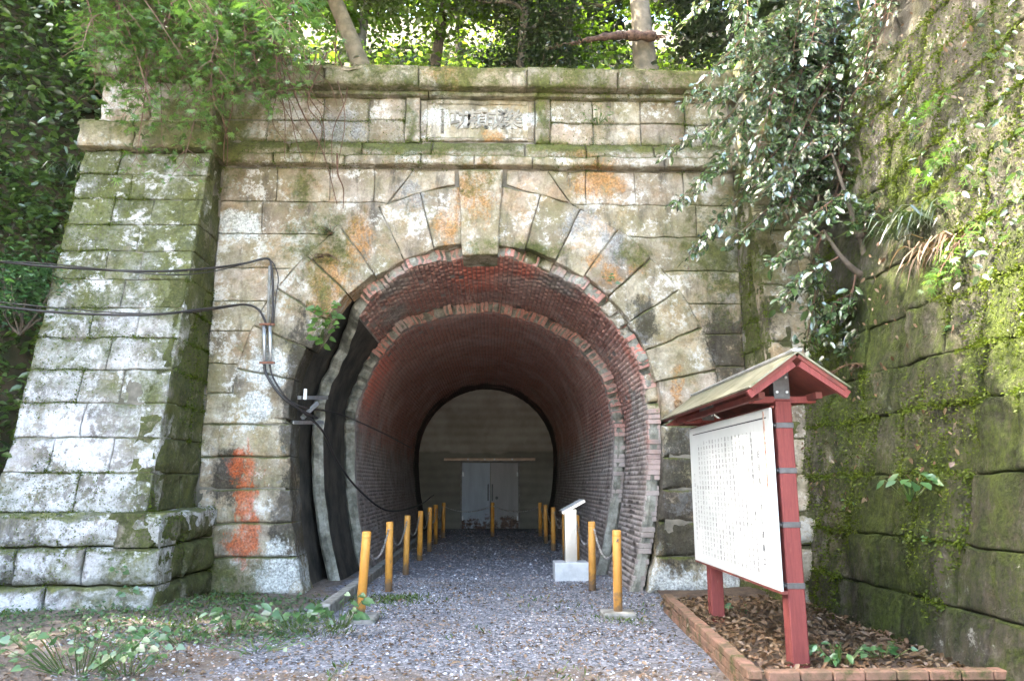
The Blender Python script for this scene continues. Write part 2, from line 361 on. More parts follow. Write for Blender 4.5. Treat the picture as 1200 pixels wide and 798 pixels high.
# ------------------------------------------------------------------ stone blocks
SURF = {}
def block(name, c, n, mat, parent, depth=.35, gap=.014, res=.05, rough=.012, rnd=.025, proud=0., warpy=.012):
    """one dressed stone: its four front corners, rounded worn arrises, an uneven face and real depth"""
    A, B, Cc, D = [np.array(q, float) for q in c]; n = np.array(n, float); n /= np.linalg.norm(n)
    lu = (np.linalg.norm(B - A) + np.linalg.norm(Cc - D)) / 2; lv = (np.linalg.norm(D - A) + np.linalg.norm(Cc - B)) / 2
    if lu < .06 or lv < .06: return None
    def par(l):
        g = gap / 2; k = max(2, int(round((l - 2 * rnd) / res)))
        q = np.concatenate([[g, g + rnd * .25, g + rnd * .6], np.linspace(g + rnd * 1.1, l - g - rnd * 1.1, k), [l - g - rnd * .6, l - g - rnd * .25, l - g]])
        return q / l
    U, V = np.meshgrid(par(lu), par(lv)); nu, nv = U.shape[1], U.shape[0]
    u, v = U.ravel()[:, None], V.ravel()[:, None]
    P = (1 - u) * (1 - v) * A + u * (1 - v) * B + u * v * Cc + (1 - u) * v * D
    d = np.minimum(np.minimum(u * lu, (1 - u) * lu), np.minimum(v * lv, (1 - v) * lv)).ravel() - gap / 2
    off = vnoise(P.mean(0)[None] * 9.1)[0]
    h = proud + off * rough * .8 - rnd * .8 * (1 - np.clip(d / rnd, 0, 1)) ** 2
    h = h + rough * 1.3 * fbm(P * 2.2, 3) + rough * .55 * fbm(P * 11 + 5, 3)
    chip = np.clip(fbm(P * 4.5 + 31, 3) - .35, 0, 1) * np.clip(1 - d / (rnd * 3.2), 0, 1)
    h = h - chip * rnd * 2.2
    tan = np.stack([vnoise(P * 5 + 3), vnoise(P * 5 + 53), vnoise(P * 5 + 103)], 1) * warpy
    tan -= (tan @ n)[:, None] * n
    P = P + h[:, None] * n + tan
    SURF.setdefault(mat.name, []).append((P, np.repeat(n[None], len(P), 0)))
    idx = np.arange(nu * nv).reshape(nv, nu)
    q = np.stack([idx[:-1, :-1], idx[:-1, 1:], idx[1:, 1:], idx[1:, :-1]], -1).reshape(-1, 4)
    ring = np.concatenate([idx[0, :], idx[1:, -1], idx[-1, -2::-1], idx[-2:0:-1, 0]])
    back = P[ring] - n * depth; k = len(ring); b0 = len(P)
    r2 = np.roll(np.arange(k), -1)
    side = np.stack([ring[r2], ring, b0 + np.arange(k), b0 + r2], 1)
    me = mesh(name, np.concatenate([P, back]), np.concatenate([q, side]))
    sm = np.zeros(len(me.polygons), bool); sm[:len(q)] = True; me.polygons.foreach_set('use_smooth', sm)
    return obj(name, me, mat, parent)

YE = 25.35
XC, SZ = -.2, 2.4            # arch centre line and springing height
YF = 10.6                    # face of the portal wall
rg = random.Random(4)
portal = tag(empty('tunnel_portal', (XC, YF, 0)), 'weathered stone railway tunnel portal with arch, mossy cornice and carved tablet', 'tunnel portal')
portal.location = (0, 0, 0)
def part(name, parent=portal): return empty(name, (0, 0, 0), parent)
N_F = (0, -1, 0)
def fq(x0, x1, z0, z1, Y=YF): return [(x0, Y, z0), (x1, Y, z0), (x1, Y, z1), (x0, Y, z1)]

# mortared core with the open arch, seen only in the joints and in the hollow at the left jamb
def core():
    ro = 2.76; pts = []
    K = 40
    jx = lambda z: ro - .30 * (1 - z / SZ) ** 2
    for i in range(7): pts.append((XC + jx(i * SZ / 7), i * SZ / 7))
    for i in range(K + 1):
        a = pi * i / K; pts.append((XC + ro * cos(a), SZ + ro * sin(a)))
    for i in range(7)[::-1]: pts.append((XC - jx(i * SZ / 7), i * SZ / 7))
    n = len(pts); out = []
    for (x, z) in pts:
        dx, dz = x - XC, max(z - SZ, 0)
        if z <= SZ + .01: out.append((6.2 if x > XC else -5.9, z)); continue
        k = min((6.2 if dx > 0 else 5.7) / max(abs(dx), 1e-6), (7.7 - SZ) / max(dz, 1e-6)); out.append((XC + dx * k, SZ + dz * k))
    v = []; Y0, Y1 = YF + .03, YE + .6
    for (x, z) in pts: v.append((x, Y0, z))
    for (x, z) in out: v.append((x, Y0, z))
    for (x, z) in pts: v.append((x, Y1, z))
    f = []
    for i in range(n - 1):
        f.append((i, i + 1, n + i + 1, n + i)); f.append((i, 2 * n + i, 2 * n + i + 1, i + 1))
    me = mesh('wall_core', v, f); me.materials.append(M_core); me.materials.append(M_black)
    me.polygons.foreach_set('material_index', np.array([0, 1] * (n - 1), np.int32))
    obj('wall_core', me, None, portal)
core()

# wall courses
COURSE = [0, .5, .96, 1.42, 1.87, 2.33, 2.77, 3.2, 3.68, 4.13, 4.64, 5.17, 5.68, 6.22]
RV = 3.57
wall_l = part('wall_masonry'); wall_r = part('wall_masonry')
def ringx(z):
    if z < SZ: return 2.68 - .30 * (1 - z / SZ) ** 2
    return sqrt(max(RV * RV - (z - SZ) ** 2, 0))
for s, par, xo in ((-1, wall_l, -4.12), (1, wall_r, 3.72)):
    for ci in range(len(COURSE) - 1):
        z0, z1 = COURSE[ci], COURSE[ci + 1]
        a0, a1 = (ringx(z0), ringx(z1))
        if z0 < SZ <= z1: a0 = 2.68; a1 = ringx(z1)
        jamb = z1 < SZ
        if z0 >= SZ and z0 < SZ + .45: a0 = max(a0, ringx(z0))
        a0, a1 = max(a0, .36), max(a1, .36)
        x0, x1 = XC + s * a0, XC + s * a1
        def quad(pts, low):
            c = [(p[0], YF, p[1]) for p in pts]
            if s < 0: c = [c[1], c[0], c[3], c[2]]
            block('stone', c, N_F, M_facade, par, depth=.5 if low else .3, rough=.030 if low else .013, rnd=.055 if (low and s > 0) else (.035 if low else .014), gap=.008, proud=.012)
        if z1 > 6.1:      # the thin blocks riding on the crown of the ring
            xm = XC + s * 1.02; xa_ = XC + s * 1.62
            quad([(XC + s * .40, 5.99), (x0 - s * .04, z0 + .03), (xm, z1), (XC + s * .40, z1)], False)
            quad([(x0, z0), (xa_, z0), (xa_, z1), (xm, z1)], False); x0 = x1 = xa_
        xin = XC + s * max(a0, a1) + s * .22 if z1 <= 6.1 and abs(a0 - a1) > .02 and not jamb else (XC + s * 2.68 + s * rg.uniform(.3, .7) if jamb else x0)
        L = abs(xo - xin); nb = max(1, int(round(L / rg.uniform(.6, .95))))
        if abs(xin - x0) > .01: nb = max(nb, 1)
        cuts = [xin] + [xin + (xo - xin) * (k + rg.uniform(-.2, .2)) / nb for k in range(1, nb)] + [xo]
        low = z1 <= SZ + .4
        if abs(xin - x0) > .01 or abs(x0 - x1) > .01:
            quad([(x0, z0), (cuts[1], z0), (cuts[1], z1), (x1, z1)], low); cuts = cuts[1:]
            for a, b in zip(cuts[:-1], cuts[1:]): quad([(a, z0), (b, z0), (b, z1), (a, z1)], False)
        else:
            for i_, (a, b) in enumerate(zip(cuts[:-1], cuts[1:])): quad([(a, z0), (b, z0), (b, z1), (a, z1)], low and i_ == 0)
# arch ring
ring = part('arch_ring')
angs = [5.2, 15, 25.5, 36, 46.5, 57, 67.5, 78, 90]
for s in (-1, 1):
    for a0, a1 in zip(angs[:-1], angs[1:]):
        ri = 2.64 + rg.uniform(-.02, .05); ro_ = RV + rg.uniform(-.0, .02)
        if s < 0 and a0 > 60: ri = 2.72
        def pp(r, a): return (XC + s * r * sin(R(a)), YF, SZ + r * cos(R(a)))
        c = [pp(ri, a0), pp(ri, a1), pp(ro_, a1), pp(ro_, a0)]
        if s < 0: c = [c[1], c[0], c[3], c[2]]
        block('voussoir', c, N_F, M_facade, ring, depth=.45, rough=.02, rnd=.022, proud=.022 + rg.uniform(-.012, .012), gap=.012)
        if s > 0:   # broken inner course of the ring, set back beside the bricks
            m = (a0 + a1) / 2
            for b0, b1 in ((a0, m), (m, a1)):
                c = [(XC + r * sin(R(a)), YF + .16, SZ + r * cos(R(a))) for r, a in ((2.5, b0), (2.5, b1), (2.72, b1), (2.72, b0))]
                block('springer', c, N_F, M_facade, ring, depth=.3, rough=.03, rnd=.06, gap=.03)
kb = 2.44
block('keystone', [(XC - .27, YF, SZ + kb), (XC + .27, YF, SZ + kb), (XC + .35, YF, 6.2), (XC - .35, YF, 6.2)], N_F, M_facade, ring, depth=.6, proud=.10, rough=.014, rnd=.03)

# string course, frieze and cornice
def ledge(name, x0, x1, z0, z1, Y, mat, parent, lens=(.8, 1.3), splay=0, depth=.6, rough=.016, rnd=.04, left=None):
    L = x1 - x0; nb = max(1, int(round(L / rg.uniform(*lens))))
    cuts = [x0] + [x0 + L * (k + rg.uniform(-.15, .15)) / nb for k in range(1, nb)] + [x1]
    for a, b in zip(cuts[:-1], cuts[1:]):
        c = fq(a, b, z0, z1, Y)
        if splay: c[2] = (b, Y + splay, z1); c[3] = (a, Y + splay, z1)
        nn = Vector((0, -(z1 - z0), splay)).normalized() if splay else N_F
        block('stone', c, nn, mat, parent, depth=depth, rough=rough, rnd=rnd, gap=.012)
        # top bed, weathered
        y = Y + splay
        block('stone', [(a, y - .005, z1 - .012), (b, y - .005, z1 - .012), (b, y + .5, z1 - .006), (a, y + .5, z1 - .006)], (0, 0, 1), mat, parent, depth=.05, rough=rough, rnd=.02, gap=.012) if z1 > 7.6 else None
string = part('string_course')
ledge('s', -4.22, 3.72, 6.25, 6.42, 10.44, M_facade, string, rnd=.03)
ledge('s', -4.22, 3.72, 6.42, 6.68, 10.45, M_facade, string, splay=.13)
frieze = part('frieze')
for (a, b) in ((-4.2, -3.5), (-3.5, -2.65), (-2.65, -1.95), (-1.95, -1.38), (.88, 1.55), (1.55, 2.3), (2.3, 3.0), (3.0, 3.72)):
    m = 7.04 + rg.uniform(-.02, .02)
    block('stone', fq(a, b, 6.66, m), N_F, M_facade, frieze); block('stone', fq(a, b, m, 7.42), N_F, M_facade, frieze)
for a, b in ((-1.38, -1.14), (.64, .88)):
    block('stone', fq(a, b, 6.66, 7.42), N_F, M_facade, frieze, proud=.04)
cornice = part('cornice')
ledge('c', -4.2, 3.72, 7.40, 7.48, 10.48, M_facade, cornice, rnd=.02, lens=(1.1, 1.6))
ledge('c', -4.2, 3.72, 7.48, 7.80, 10.30, M_facade, cornice, rnd=.05, lens=(1.1, 1.6), depth=.7)
# carved tablet
tab = part('tablet')
block('slab', fq(-1.14, .64, 6.70, 7.40), N_F, M_facade, tab, rough=.004, rnd=.01, proud=-.012)
for q in (fq(-1.14, -1.03, 6.72, 7.38), fq(.53, .64, 6.72, 7.38), fq(-1.03, .53, 6.70, 6.77), fq(-1.03, .53, 7.31, 7.40)):
    block('frame_stone', q, N_F, M_facade, tab, rough=.008, rnd=.02, proud=.015, res=.04)
M_carve = simple('carved_stone_relief', (.34, .31, .25), .9, scale=9, col2=(.14, .13, .11), bump=.4)
def text(name, s, size, loc, rot, mat, parent, ext=0, spacing=1, off=0, lead=1):
    cu = bpy.data.curves.new(name, 'FONT'); cu.body = s; cu.size = size; cu.extrude = ext; cu.align_x = 'CENTER'; cu.align_y = 'CENTER'
    cu.space_character = spacing; cu.offset = off; cu.space_line = lead; cu.resolution_u = 2
    tmp = bpy.data.objects.new(name, cu); C.objects.link(tmp)
    me = bpy.data.meshes.new_from_object(tmp.evaluated_get(bpy.context.evaluated_depsgraph_get())); bpy.data.objects.remove(tmp); me.name = name
    o = obj(name, me, mat, parent); o.location = loc; o.rotation_euler = rot; return o
for i, ch in enumerate('功頼成樂'):
    text('character', ch, .34, (-.52 + i * .268, YF + .002, 7.05), (R(90), 0, 0), M_carve, tab, ext=.016, off=.006)
text('signature', '\n'.join('太政大臣三條實美'), .062, (-.80, YF + .006, 7.03), (R(90), 0, 0), M_carve, tab, ext=.008, lead=.85)

# ------------------------------------------------------------------ buttresses
def buttress(s, xa, xb, mat_f):
    """battered pier: xa is the inner side, xb the outer"""
    b = part('buttress')
    zt = 6.22
    yf = lambda z: 10.08 - (zt - z) * .195
    z = 1.16; hs = [1.16, 1.62, 2.06, 2.5, 2.93, 3.36, 3.79, 4.2, 4.62, 5.03, 5.44, 5.84, 6.22]
    nf = Vector((0, -1, .195)).normalized()
    for i in range(len(hs) - 1):
        z0, z1 = hs[i], hs[i + 1]
        L = abs(xb - xa); k = 3 if i % 2 else 2
        cuts = [0] + [(j + rg.uniform(-.15, .15)) / k for j in range(1, k)] + [1]
        for p, q in zip(cuts[:-1], cuts[1:]):
            a, c = xa + (xb - xa) * p, xa + (xb - xa) * q
            if a > c: a, c = c, a
            block('stone', [(a, yf(z0), z0), (c, yf(z0), z0), (c, yf(z1), z1), (a, yf(z1), z1)], nf, mat_f, b, depth=.3, rough=.022, rnd=.018, gap=.008)
        # return face towards the arch
        m = (yf(z0) + .55) if i % 2 else None
        ys0 = [yf(z0) + .012, YF]; ys1 = [yf(z1) + .012, YF]
        if YF - yf(z0) > .75:
            t = .45 if i % 2 else .62; ys0.insert(1, yf(z0) + (YF - yf(z0)) * t); ys1.insert(1, yf(z1) + (YF - yf(z1)) * t)
        for j in range(len(ys0) - 1):
            q = [(xa, ys0[j], z0), (xa, ys0[j + 1], z0), (xa, ys1[j + 1], z1), (xa, ys1[j], z1)]
            nn = (-s, 0, 0)
            if s > 0: q = [q[1], q[0], q[3], q[2]]
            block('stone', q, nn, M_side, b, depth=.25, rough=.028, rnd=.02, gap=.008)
        # outer face
        if s < 0:
            q = [(xb, YF + .6, z0), (xb, yf(z0) + .012, z0), (xb, yf(z1) + .012, z1), (xb, YF + .6, z1)]
            block('stone', q, (s, 0, 0), mat_f, b, depth=.2, rough=.02, rnd=.04, res=.1)
    # mortar core of the shaft
    g_ = .035; xi, xo_ = xa + s * g_, xb - s * g_
    v = [(x, y, z) for z in (.2, 6.2) for (x, y) in ((xi, yf(z) + g_), (xo_, yf(z) + g_), (xo_, YF + .5), (xi, YF + .5))]
    obj('buttress_core', mesh('buttress_core', v, [(0, 1, 5, 4), (1, 2, 6, 5), (3, 0, 4, 7), (4, 5, 6, 7)]), M_core, b)
    # plinth with rounded shoulder
    px = xa - s * .30; po = xb + s * .25
    hp = [0, .36, .78, 1.17]
    for i in range(3):
        z0, z1 = hp[i], hp[i + 1]; y0, y1 = 8.72 + .03 * i, 8.75 + .03 * i
        k = 2 if i != 1 else 3
        cuts = [0] + [(j + rg.uniform(-.12, .12)) / k for j in range(1, k)] + [1]
        for p, q in zip(cuts[:-1], cuts[1:]):
            a, c = px + (po - px) * p, px + (po - px) * q
            if a > c: a, c = c, a
            block('stone', [(a, y0, z0), (c, y0, z0), (c, y1, z1), (a, y1, z1)], N_F, mat_f, b, depth=.4, rough=.035, rnd=.085, gap=.02)
        for (u0, u1) in ((8.80, 9.6), (9.6, YF)):
            q = [(px, u0, z0), (px, u1, z0), (px, u1, z1), (px, u0, z1)]
            if s > 0: q = [q[1], q[0], q[3], q[2]]
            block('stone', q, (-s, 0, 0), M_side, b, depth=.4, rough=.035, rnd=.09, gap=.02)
    a, c = min(px, po), max(px, po)
    block('stone', [(a, 8.80, 1.13), (c, 8.80, 1.13), (c, YF, 1.19), (a, YF, 1.19)], (0, 0, 1), mat_f, b, depth=.2, rough=.02, rnd=.06, res=.08)
    # caps
    def slab(x0, x1, y, z0, z1, mt=M_facade, dep=.9):
        n = 2; mid = (x0 + x1) / 2 + rg.uniform(-.2, .2)
        for a, c in ((x0, mid), (mid, x1)):
            block('stone', fq(a, c, z0, z1, y), N_F, mt, b, depth=dep, rough=.016, rnd=.045)
            block('stone', [(a, y + .01, z1 - .02), (c, y + .01, z1 - .02), (c, YF + .5, z1 - .015), (a, YF + .5, z1 - .015)], (0, 0, 1), mt, b, depth=.05, rough=.012, rnd=.03, res=.1)
        for xs, sg in ((x0, -1), (x1, 1)):
            q = [(xs, y + .012, z0), (xs, YF + .1, z0), (xs, YF + .1, z1), (xs, y + .012, z1)]
            if sg < 0: q = [q[1], q[0], q[3], q[2]]
            block('stone', q, (sg, 0, 0), mt, b, depth=.2, rough=.012, rnd=.04)
    lo, hi = min(xa, xb), max(xa, xb)
    slab(lo - .08, hi + .06, 9.93, 6.24, 6.66)
    slab(lo + .10, hi - .06, 10.16, 6.68, 7.40)
    slab(lo + .02, hi + .0, 9.98, 7.42, 7.84)
    return b
buttress(-1, -4.12, -5.92, M_butt)
buttress(1, 3.72, 5.5, M_facade)

# ------------------------------------------------------------------ right retaining wall (leans back)
rwall = tag(empty('retaining_wall'), 'tall mossy stone retaining wall leaning back behind the notice board', 'wall')
bat = .177; XW = 3.63
nW = Vector((-1, 0, bat)).normalized()
z = 0; i = 0
while z < 7.7:
    h = rg.uniform(.40, .62); z1 = min(z + h, 7.75)
    y = 9.85 - rg.uniform(0, .5)
    ya = 9.85
    while ya > 2.4:
        yb = ya - rg.uniform(.45, .85)
        c = [(XW + bat * z, ya, z), (XW + bat * z, yb, z), (XW + bat * z1, yb, z1), (XW + bat * z1, ya, z1)]
        block('stone', c, nW, M_wall, rwall, depth=.3, rough=.036, rnd=.022, gap=.012, proud=rg.uniform(-.01, .03), res=.05, warpy=.016)
        ya = yb
    z = z1; i += 1
v = [(XW + .032, 10.2, -.1), (XW + .032, 2.2, -.1), (XW + bat * 7.7 + .032, 2.2, 7.65), (XW + bat * 7.7 + .032, 10.2, 7.65), (XW + 2.5, 10.2, -.1), (XW + 2.5, 2.2, -.1), (XW + 2.5, 2.2, 7.65), (XW + 2.5, 10.2, 7.65)]
obj('wall_core', mesh('wall_core', v, [(0, 1, 2, 3), (3, 2, 6, 7), (1, 5, 6, 2)]), M_wall, rwall)

# ------------------------------------------------------------------ brick tunnel
lining = tag(empty('brick_tunnel_lining'), 'soot-stained red brick tunnel lining, broken back in layers at the left jamb', 'tunnel lining')
def perim(s, r):
    """distance along the section, from the right foot over the crown to the left foot -> x, z, inward normal, angle from vertical (left positive)"""
    arc = pi * r; sag = .36
    if s < SZ: k = 1 - s / SZ; return XC + r - sag * k * k, s, -1., 0., -90.
    if s > SZ + arc:
        zz = SZ - (s - SZ - arc); k = 1 - zz / SZ; return XC - r + sag * k * k, zz, 1., 0., 90.
    a = (s - SZ) / r; return XC + r * cos(a), SZ + r * sin(a), -cos(a), -sin(a), math.degrees(a) - 90
def sstep(x, a, b):
    t = min(max((x - a) / (b - a), 0), 1); return t * t * (3 - 2 * t)
def y_outer(th, s=0): return 10.78 + 1.15 * sstep(th, 38, 60) + .10 * sin(th * .21) + .05 * sin(th * .7 + s)
def y_inner(th, s=0): return 12.75 + .9 * (1 - sstep(abs(th + 5), 15, 60)) + .65 * sstep(th, 30, 60) + .07 * sin(th * .3) + .05 * sin(th * 1.1 + s)
def shell(name, r, thick, yf, ye, mat, mat_edge):
    Pn = 170; L = 2 * SZ + pi * r; v = []; f = []; mi = []
    for i in range(Pn + 1):
        s = L * i / Pn; x, z, nx, nz, th = perim(s, r); y0 = yf(th, s)
        y1 = ye(th, s) + .1 if callable(ye) else ye
        na = vnoise(np.array([[s * 3.1, r * 7, 1.5], [s * 3.1, r * 7, 9.5], [s * 8.3, r * 5, 4.5]])); lf = sstep(th, 30, 60); wob = (.012 + .03 * lf) * na[0]; y0 += lf * (.05 * na[1] + .03 * na[2]); rw = .02 * lf * na[2]
        v += [(x, y0, z), (x, y1, z), (x - nx * (thick * .3 + rw), y0 - .03 + wob, z - nz * (thick * .3 + rw)), (x - nx * thick * .75, y0 - .01 + wob, z - nz * thick * .75), (x - nx * thick, y0 + .06, z - nz * thick), (x - nx * thick, y1, z - nz * thick)]
    for i in range(Pn):
        a, b = 6 * i, 6 * i + 6
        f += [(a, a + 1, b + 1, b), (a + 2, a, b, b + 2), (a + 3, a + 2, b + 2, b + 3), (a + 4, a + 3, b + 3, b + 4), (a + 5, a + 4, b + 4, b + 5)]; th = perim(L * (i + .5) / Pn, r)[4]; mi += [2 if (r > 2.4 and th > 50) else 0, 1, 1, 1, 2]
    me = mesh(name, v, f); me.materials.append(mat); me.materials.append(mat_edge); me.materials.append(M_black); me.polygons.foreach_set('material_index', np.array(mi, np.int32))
    return obj(name, me, None, lining)
RA, RB = 2.5, 2.3
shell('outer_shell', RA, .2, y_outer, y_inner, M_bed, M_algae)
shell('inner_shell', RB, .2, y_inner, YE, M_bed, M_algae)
BL, BH = .225, .0735
br = random.Random(9)
def brickwork(r, yf, ye, hide=None):
    v = []; f = []; L = 2 * SZ + pi * r; rows = int(L / BH)
    for i in range(rows):
        s0, s1 = i * L / rows + .005, (i + 1) * L / rows - .005
        x0, z0, nx0, nz0, th = perim(s0, r); x1, z1, nx1, nz1, _ = perim(s1, r)
        y0 = yf(th, s0); y1 = ye(th, s0) if callable(ye) else ye
        if r > 2.4 and th > 48: continue
        y = y0 - (BL / 2 if i % 2 else 0) + br.uniform(-.02, .02)
        while y < y1:
            a, b = max(y, y0 + br.uniform(0, .03)), min(y + BL - .010, y1); y += BL
            if b - a < .03: continue
            if br.random() < .018 and a < 14: continue
            zm = (z0 + z1) / 2; p = br.uniform(.004, .016) * (1 if zm > 2.6 else max(.15, (zm - 1.2) / 1.4)); q = p + br.uniform(-.003, .003)
            e = .004; base = len(v)
            for (x, z, nx, nz, k) in ((x0, z0, nx0, nz0, p), (x1, z1, nx1, nz1, q)):
                for yy in (a, b): v.append((x, yy, z))
                for yy in (a + e, b - e): v.append((x + nx * k, yy, z + nz * k))
            B = base
            f += [(B + 2, B + 3, B + 7, B + 6), (B, B + 1, B + 3, B + 2), (B + 4, B + 6, B + 7, B + 5), (B, B + 2, B + 6, B + 4), (B + 1, B + 5, B + 7, B + 3)]
    return v, f
v1, f1 = brickwork(RA, lambda t, s: y_outer(t, s) + .02, lambda t, s: y_inner(t, s) - .0)
v2, f2 = brickwork(RB, lambda t, s: y_inner(t, s) + .14, YE)
n1 = len(v1)
bw = obj('brickwork', mesh('brickwork', np.array(v1 + v2), np.array(f1 + [tuple(i + n1 for i in q) for q in f2])), M_brick, lining); bw['kind'] = 'stuff'
# the bricks one can pick out on the broken front edges of the two shells
bm = bmesh.new(); bmesh.ops.create_cube(bm, size=1); bmesh.ops.scale(bm, vec=(.069, .11, .19), verts=bm.verts)
bmesh.ops.bevel(bm, geom=bm.edges[:], offset=.006, segments=1, affect='EDGES'); brick_me = bpy.data.meshes.new('brick'); bm.to_mesh(brick_me); bm.free(); brick_me.materials.append(M_brick)
cnt = 0
for r, yf, lo, hi in ((RA, y_outer, -90.5, 44), (RB, y_inner, -90.5, 90.5)):
    L = 2 * SZ + pi * r; rows = int(L / BH)
    for i in range(rows):
        s = (i + .5) * L / rows; x, z, nx, nz, th = perim(s, r)
        if not lo < th < hi: continue
        if r == RB and (th >= 60 or th <= -89 and z < 1.2): continue
        if br.random() < .06: continue
        y0 = yf(th, s - BH / 2)
        o = obj('brick', brick_me, None, lining)
        rad = Vector((-nx, 0, -nz)); tg = Vector((0, 1, 0)).cross(rad)
        M = Matrix((tg, Vector((0, 1, 0)), rad)).transposed().to_4x4()
        M.translation = Vector((x, y0 + .035 + br.uniform(-.02, .02), z)) + rad * (.092 + br.uniform(-.006, .006))
        o.matrix_world = M; cnt += 1
print('front bricks', cnt)

# bulkhead wall with the doors
def bulk_mat():
    t = NT('board_marked_concrete'); z = t.xyz()[2]
    b = t.n('TexWave'); b.wave_type = 'BANDS'; b.bands_direction = 'Z'; b.inputs['Scale'].default_value = 1.1; b.inputs['Distortion'].default_value = .6; b.inputs['Detail'].default_value = 3; t.put(b.inputs[0], t.pos())
    c = t.mix(t.rng(t.noise(1.6, 6), .3, .7), (.27, .245, .205), (.40, .37, .32))
    c = t.mix(.18, c, t.ramp(b.outputs['Fac'], [(0, (.16, .145, .12)), (1, (.42, .39, .34))]))
    low_band = t.math('MULTIPLY', t.rng(t.math('ADD', z, t.math('MULTIPLY', t.noise(.9, 3), .35)), 2.75, 2.65, 0, 1), .5)  # darker band over the lower wall
    c = t.mix(low_band, c, (.05, .05, .04))
    return t.done(c, .9)
M_bulk = bulk_mat()
bulk = tag(empty('bulkhead_wall', (XC, YE, 0)), 'concrete bulkhead wall closing the tunnel, with a pair of steel doors', 'wall')
K = 40; rb = 2.32; vv = []; 
for i in range(K + 1):
    a = pi * i / K; vv.append((rb * cos(a), 0, SZ + rb * sin(a)))
vv = [(rb, 0, -.1)] + vv + [(-rb, 0, -.1)]; n = len(vv)
obj('wall', mesh('wall', vv + [(x, .3, z) for x, y, z in vv], [tuple(range(n)), tuple(range(2 * n - 1, n - 1, -1))] + [(i, n + i, n + (i + 1) % n, (i + 1) % n) for i in range(n)]), M_bulk, bulk)
def door_mat(name, c, c2):
    t = NT(name); z = t.xyz()[2]
    col = t.mix(t.rng(t.noise(2.5, 5, stretch=(2, 1, .4)), .3, .7), c, c2)
    rs = cover(t, t.noise(5, 7, .7), t.rng(z, .9, .0, .22, .58), .08)
    col = t.mix(rs, col, t.mix(t.rng(t.noise(14), .3, .7), (.05, .03, .025), (.16, .09, .06)))
    return t.done(col, .5)
M_dl = door_mat('blue_grey_door_paint', (.36, .40, .46), (.30, .33, .38)); M_dr = door_mat('grey_door_paint', (.30, .28, .28), (.24, .23, .23))
fr = MB()
for x in (-.90, 1.06): fr.box((x - .0 + .06, -.02, 1.11), (.05, .08, 2.24))
fr.box((.14, -.02, 2.235), (2.02, .08, .05)); fr.build('door_frame', simple('grey_frame_paint', (.24, .23, .22), .6, col2=(.14, .12, .11)), bulk, bevel=.005)
for nm, x0, x1, m in (('door', -.81, .13, M_dl), ('door', .15, 1.09, M_dr)):
    d = MB().box(((x0 + x1) / 2, -.03, 1.1), (x1 - x0, .05, 2.18)).build(nm, m, bulk, bevel=.006)
    e = .13 if x0 < 0 else .15
    xh = x1 - .06 if x0 < 0 else x0 + .06
    MB().box((xh, -.075, 1.2), (.045, .03, .55)).box((xh, -.06, 1.42), (.03, .04, .04)).box((xh, -.06, .98), (.03, .04, .04)).build('handle', M_iron, d)
    ed = -1 if x0 < 0 else 1
    for zz in (.35, 1.8): MB().box((x0 + .03 if x0 < 0 else x1 - .03, -.06, zz), (.05, .02, .14)).build('hinge', M_galv, d)
MB().tube([(.36, -.06, 1.02), (.36, -.075, 1.02)], .05, 12).build('lock', M_iron, bulk)
rail = MB().box((.12, -.07, 2.30), (3.1, .10, .09)).build('door_rail', simple('brown_steel', (.46, .33, .25), .5, .2, col2=(.34, .24, .18)), bulk, bevel=.01)
for x in (-.62, -.05, .28, .88): MB().tube([(x, -.12, 2.30), (x, -.145, 2.30)], .028, 8).build('bolt', M_galv, rail)
# ------------------------------------------------------------------ ground and hillsides
nr = np.random.RandomState(5)
def ground_mat():
    t = NT('gravel_ground'); x, y, z = t.xyz()[:3]; wv = t.warp(.35, 1.2)
    vor = t.n('TexVoronoi'); vor.inputs['Scale'].default_value = 38; t.put(vor.inputs['Vector'], t.pos())
    sep = t.n('SeparateColor'); t.put(sep.inputs[0], vor.outputs['Color'])
    g = t.ramp(sep.outputs[0], [(0, (.06, .062, .07)), (.5, (.14, .145, .165)), (1, (.26, .265, .29))])
    dirt = t.ramp(t.noise(6, 7, .7), [(.3, (.07, .05, .035)), (.55, (.15, .115, .085)), (.75, (.22, .18, .145))])
    gx = t.n('SeparateXYZ'); t.put(gx.inputs[0], wv)
    m = t.math('MAXIMUM', t.rng(gx.outputs[0], -1.6, -3.0), t.rng(gx.outputs[1], 7.6, 5.8, 0, .62))
    c = t.mix(t.math('MULTIPLY', t.rng(t.math('ADD', m, t.math('SUBTRACT', t.noise(1.8, 6), .5)), .35, .65), .85), g, dirt)
    c = t.mix(t.rng(gx.outputs[1], 5.0, 4.0), c, t.mix(t.rng(sep.outputs[0], .2, .8), (.36, .34, .31), (.50, .48, .45)))  # unseen ground near the camera, made pale to bounce light onto the portal
    t.bump(t.math('ADD', vor.outputs['Distance'], t.noise(20)), .7, .02)
    return t.done(c, .9)
def gz(x, y):
    x = np.asarray(x, float); y = np.asarray(y, float)
    p = np.stack([x, y, x * 0], -1).reshape(-1, 3)
    b = fbm(p * .7, 3).reshape(x.shape) * .025
    near = np.clip((y - 3) / 3, 0, 1) * np.clip((26 - y) / 3, 0, 1) * np.clip((7 - abs(x)) / 2, 0, 1)
    left = np.clip((-2.2 - x) / 1.6, 0, 1) * np.clip((10.6 - y) / 1.0, 0, 1) * .10
    return (b + left) * near
xs = np.concatenate([np.linspace(-90, -8, 12), np.linspace(-7, 7, 90), np.linspace(8, 90, 12)]); ys = np.concatenate([np.linspace(-90, 2, 14), np.linspace(2.6, 27, 130), np.linspace(30, 110, 10)])
X, Yg = np.meshgrid(xs, ys); Zg = gz(X, Yg)
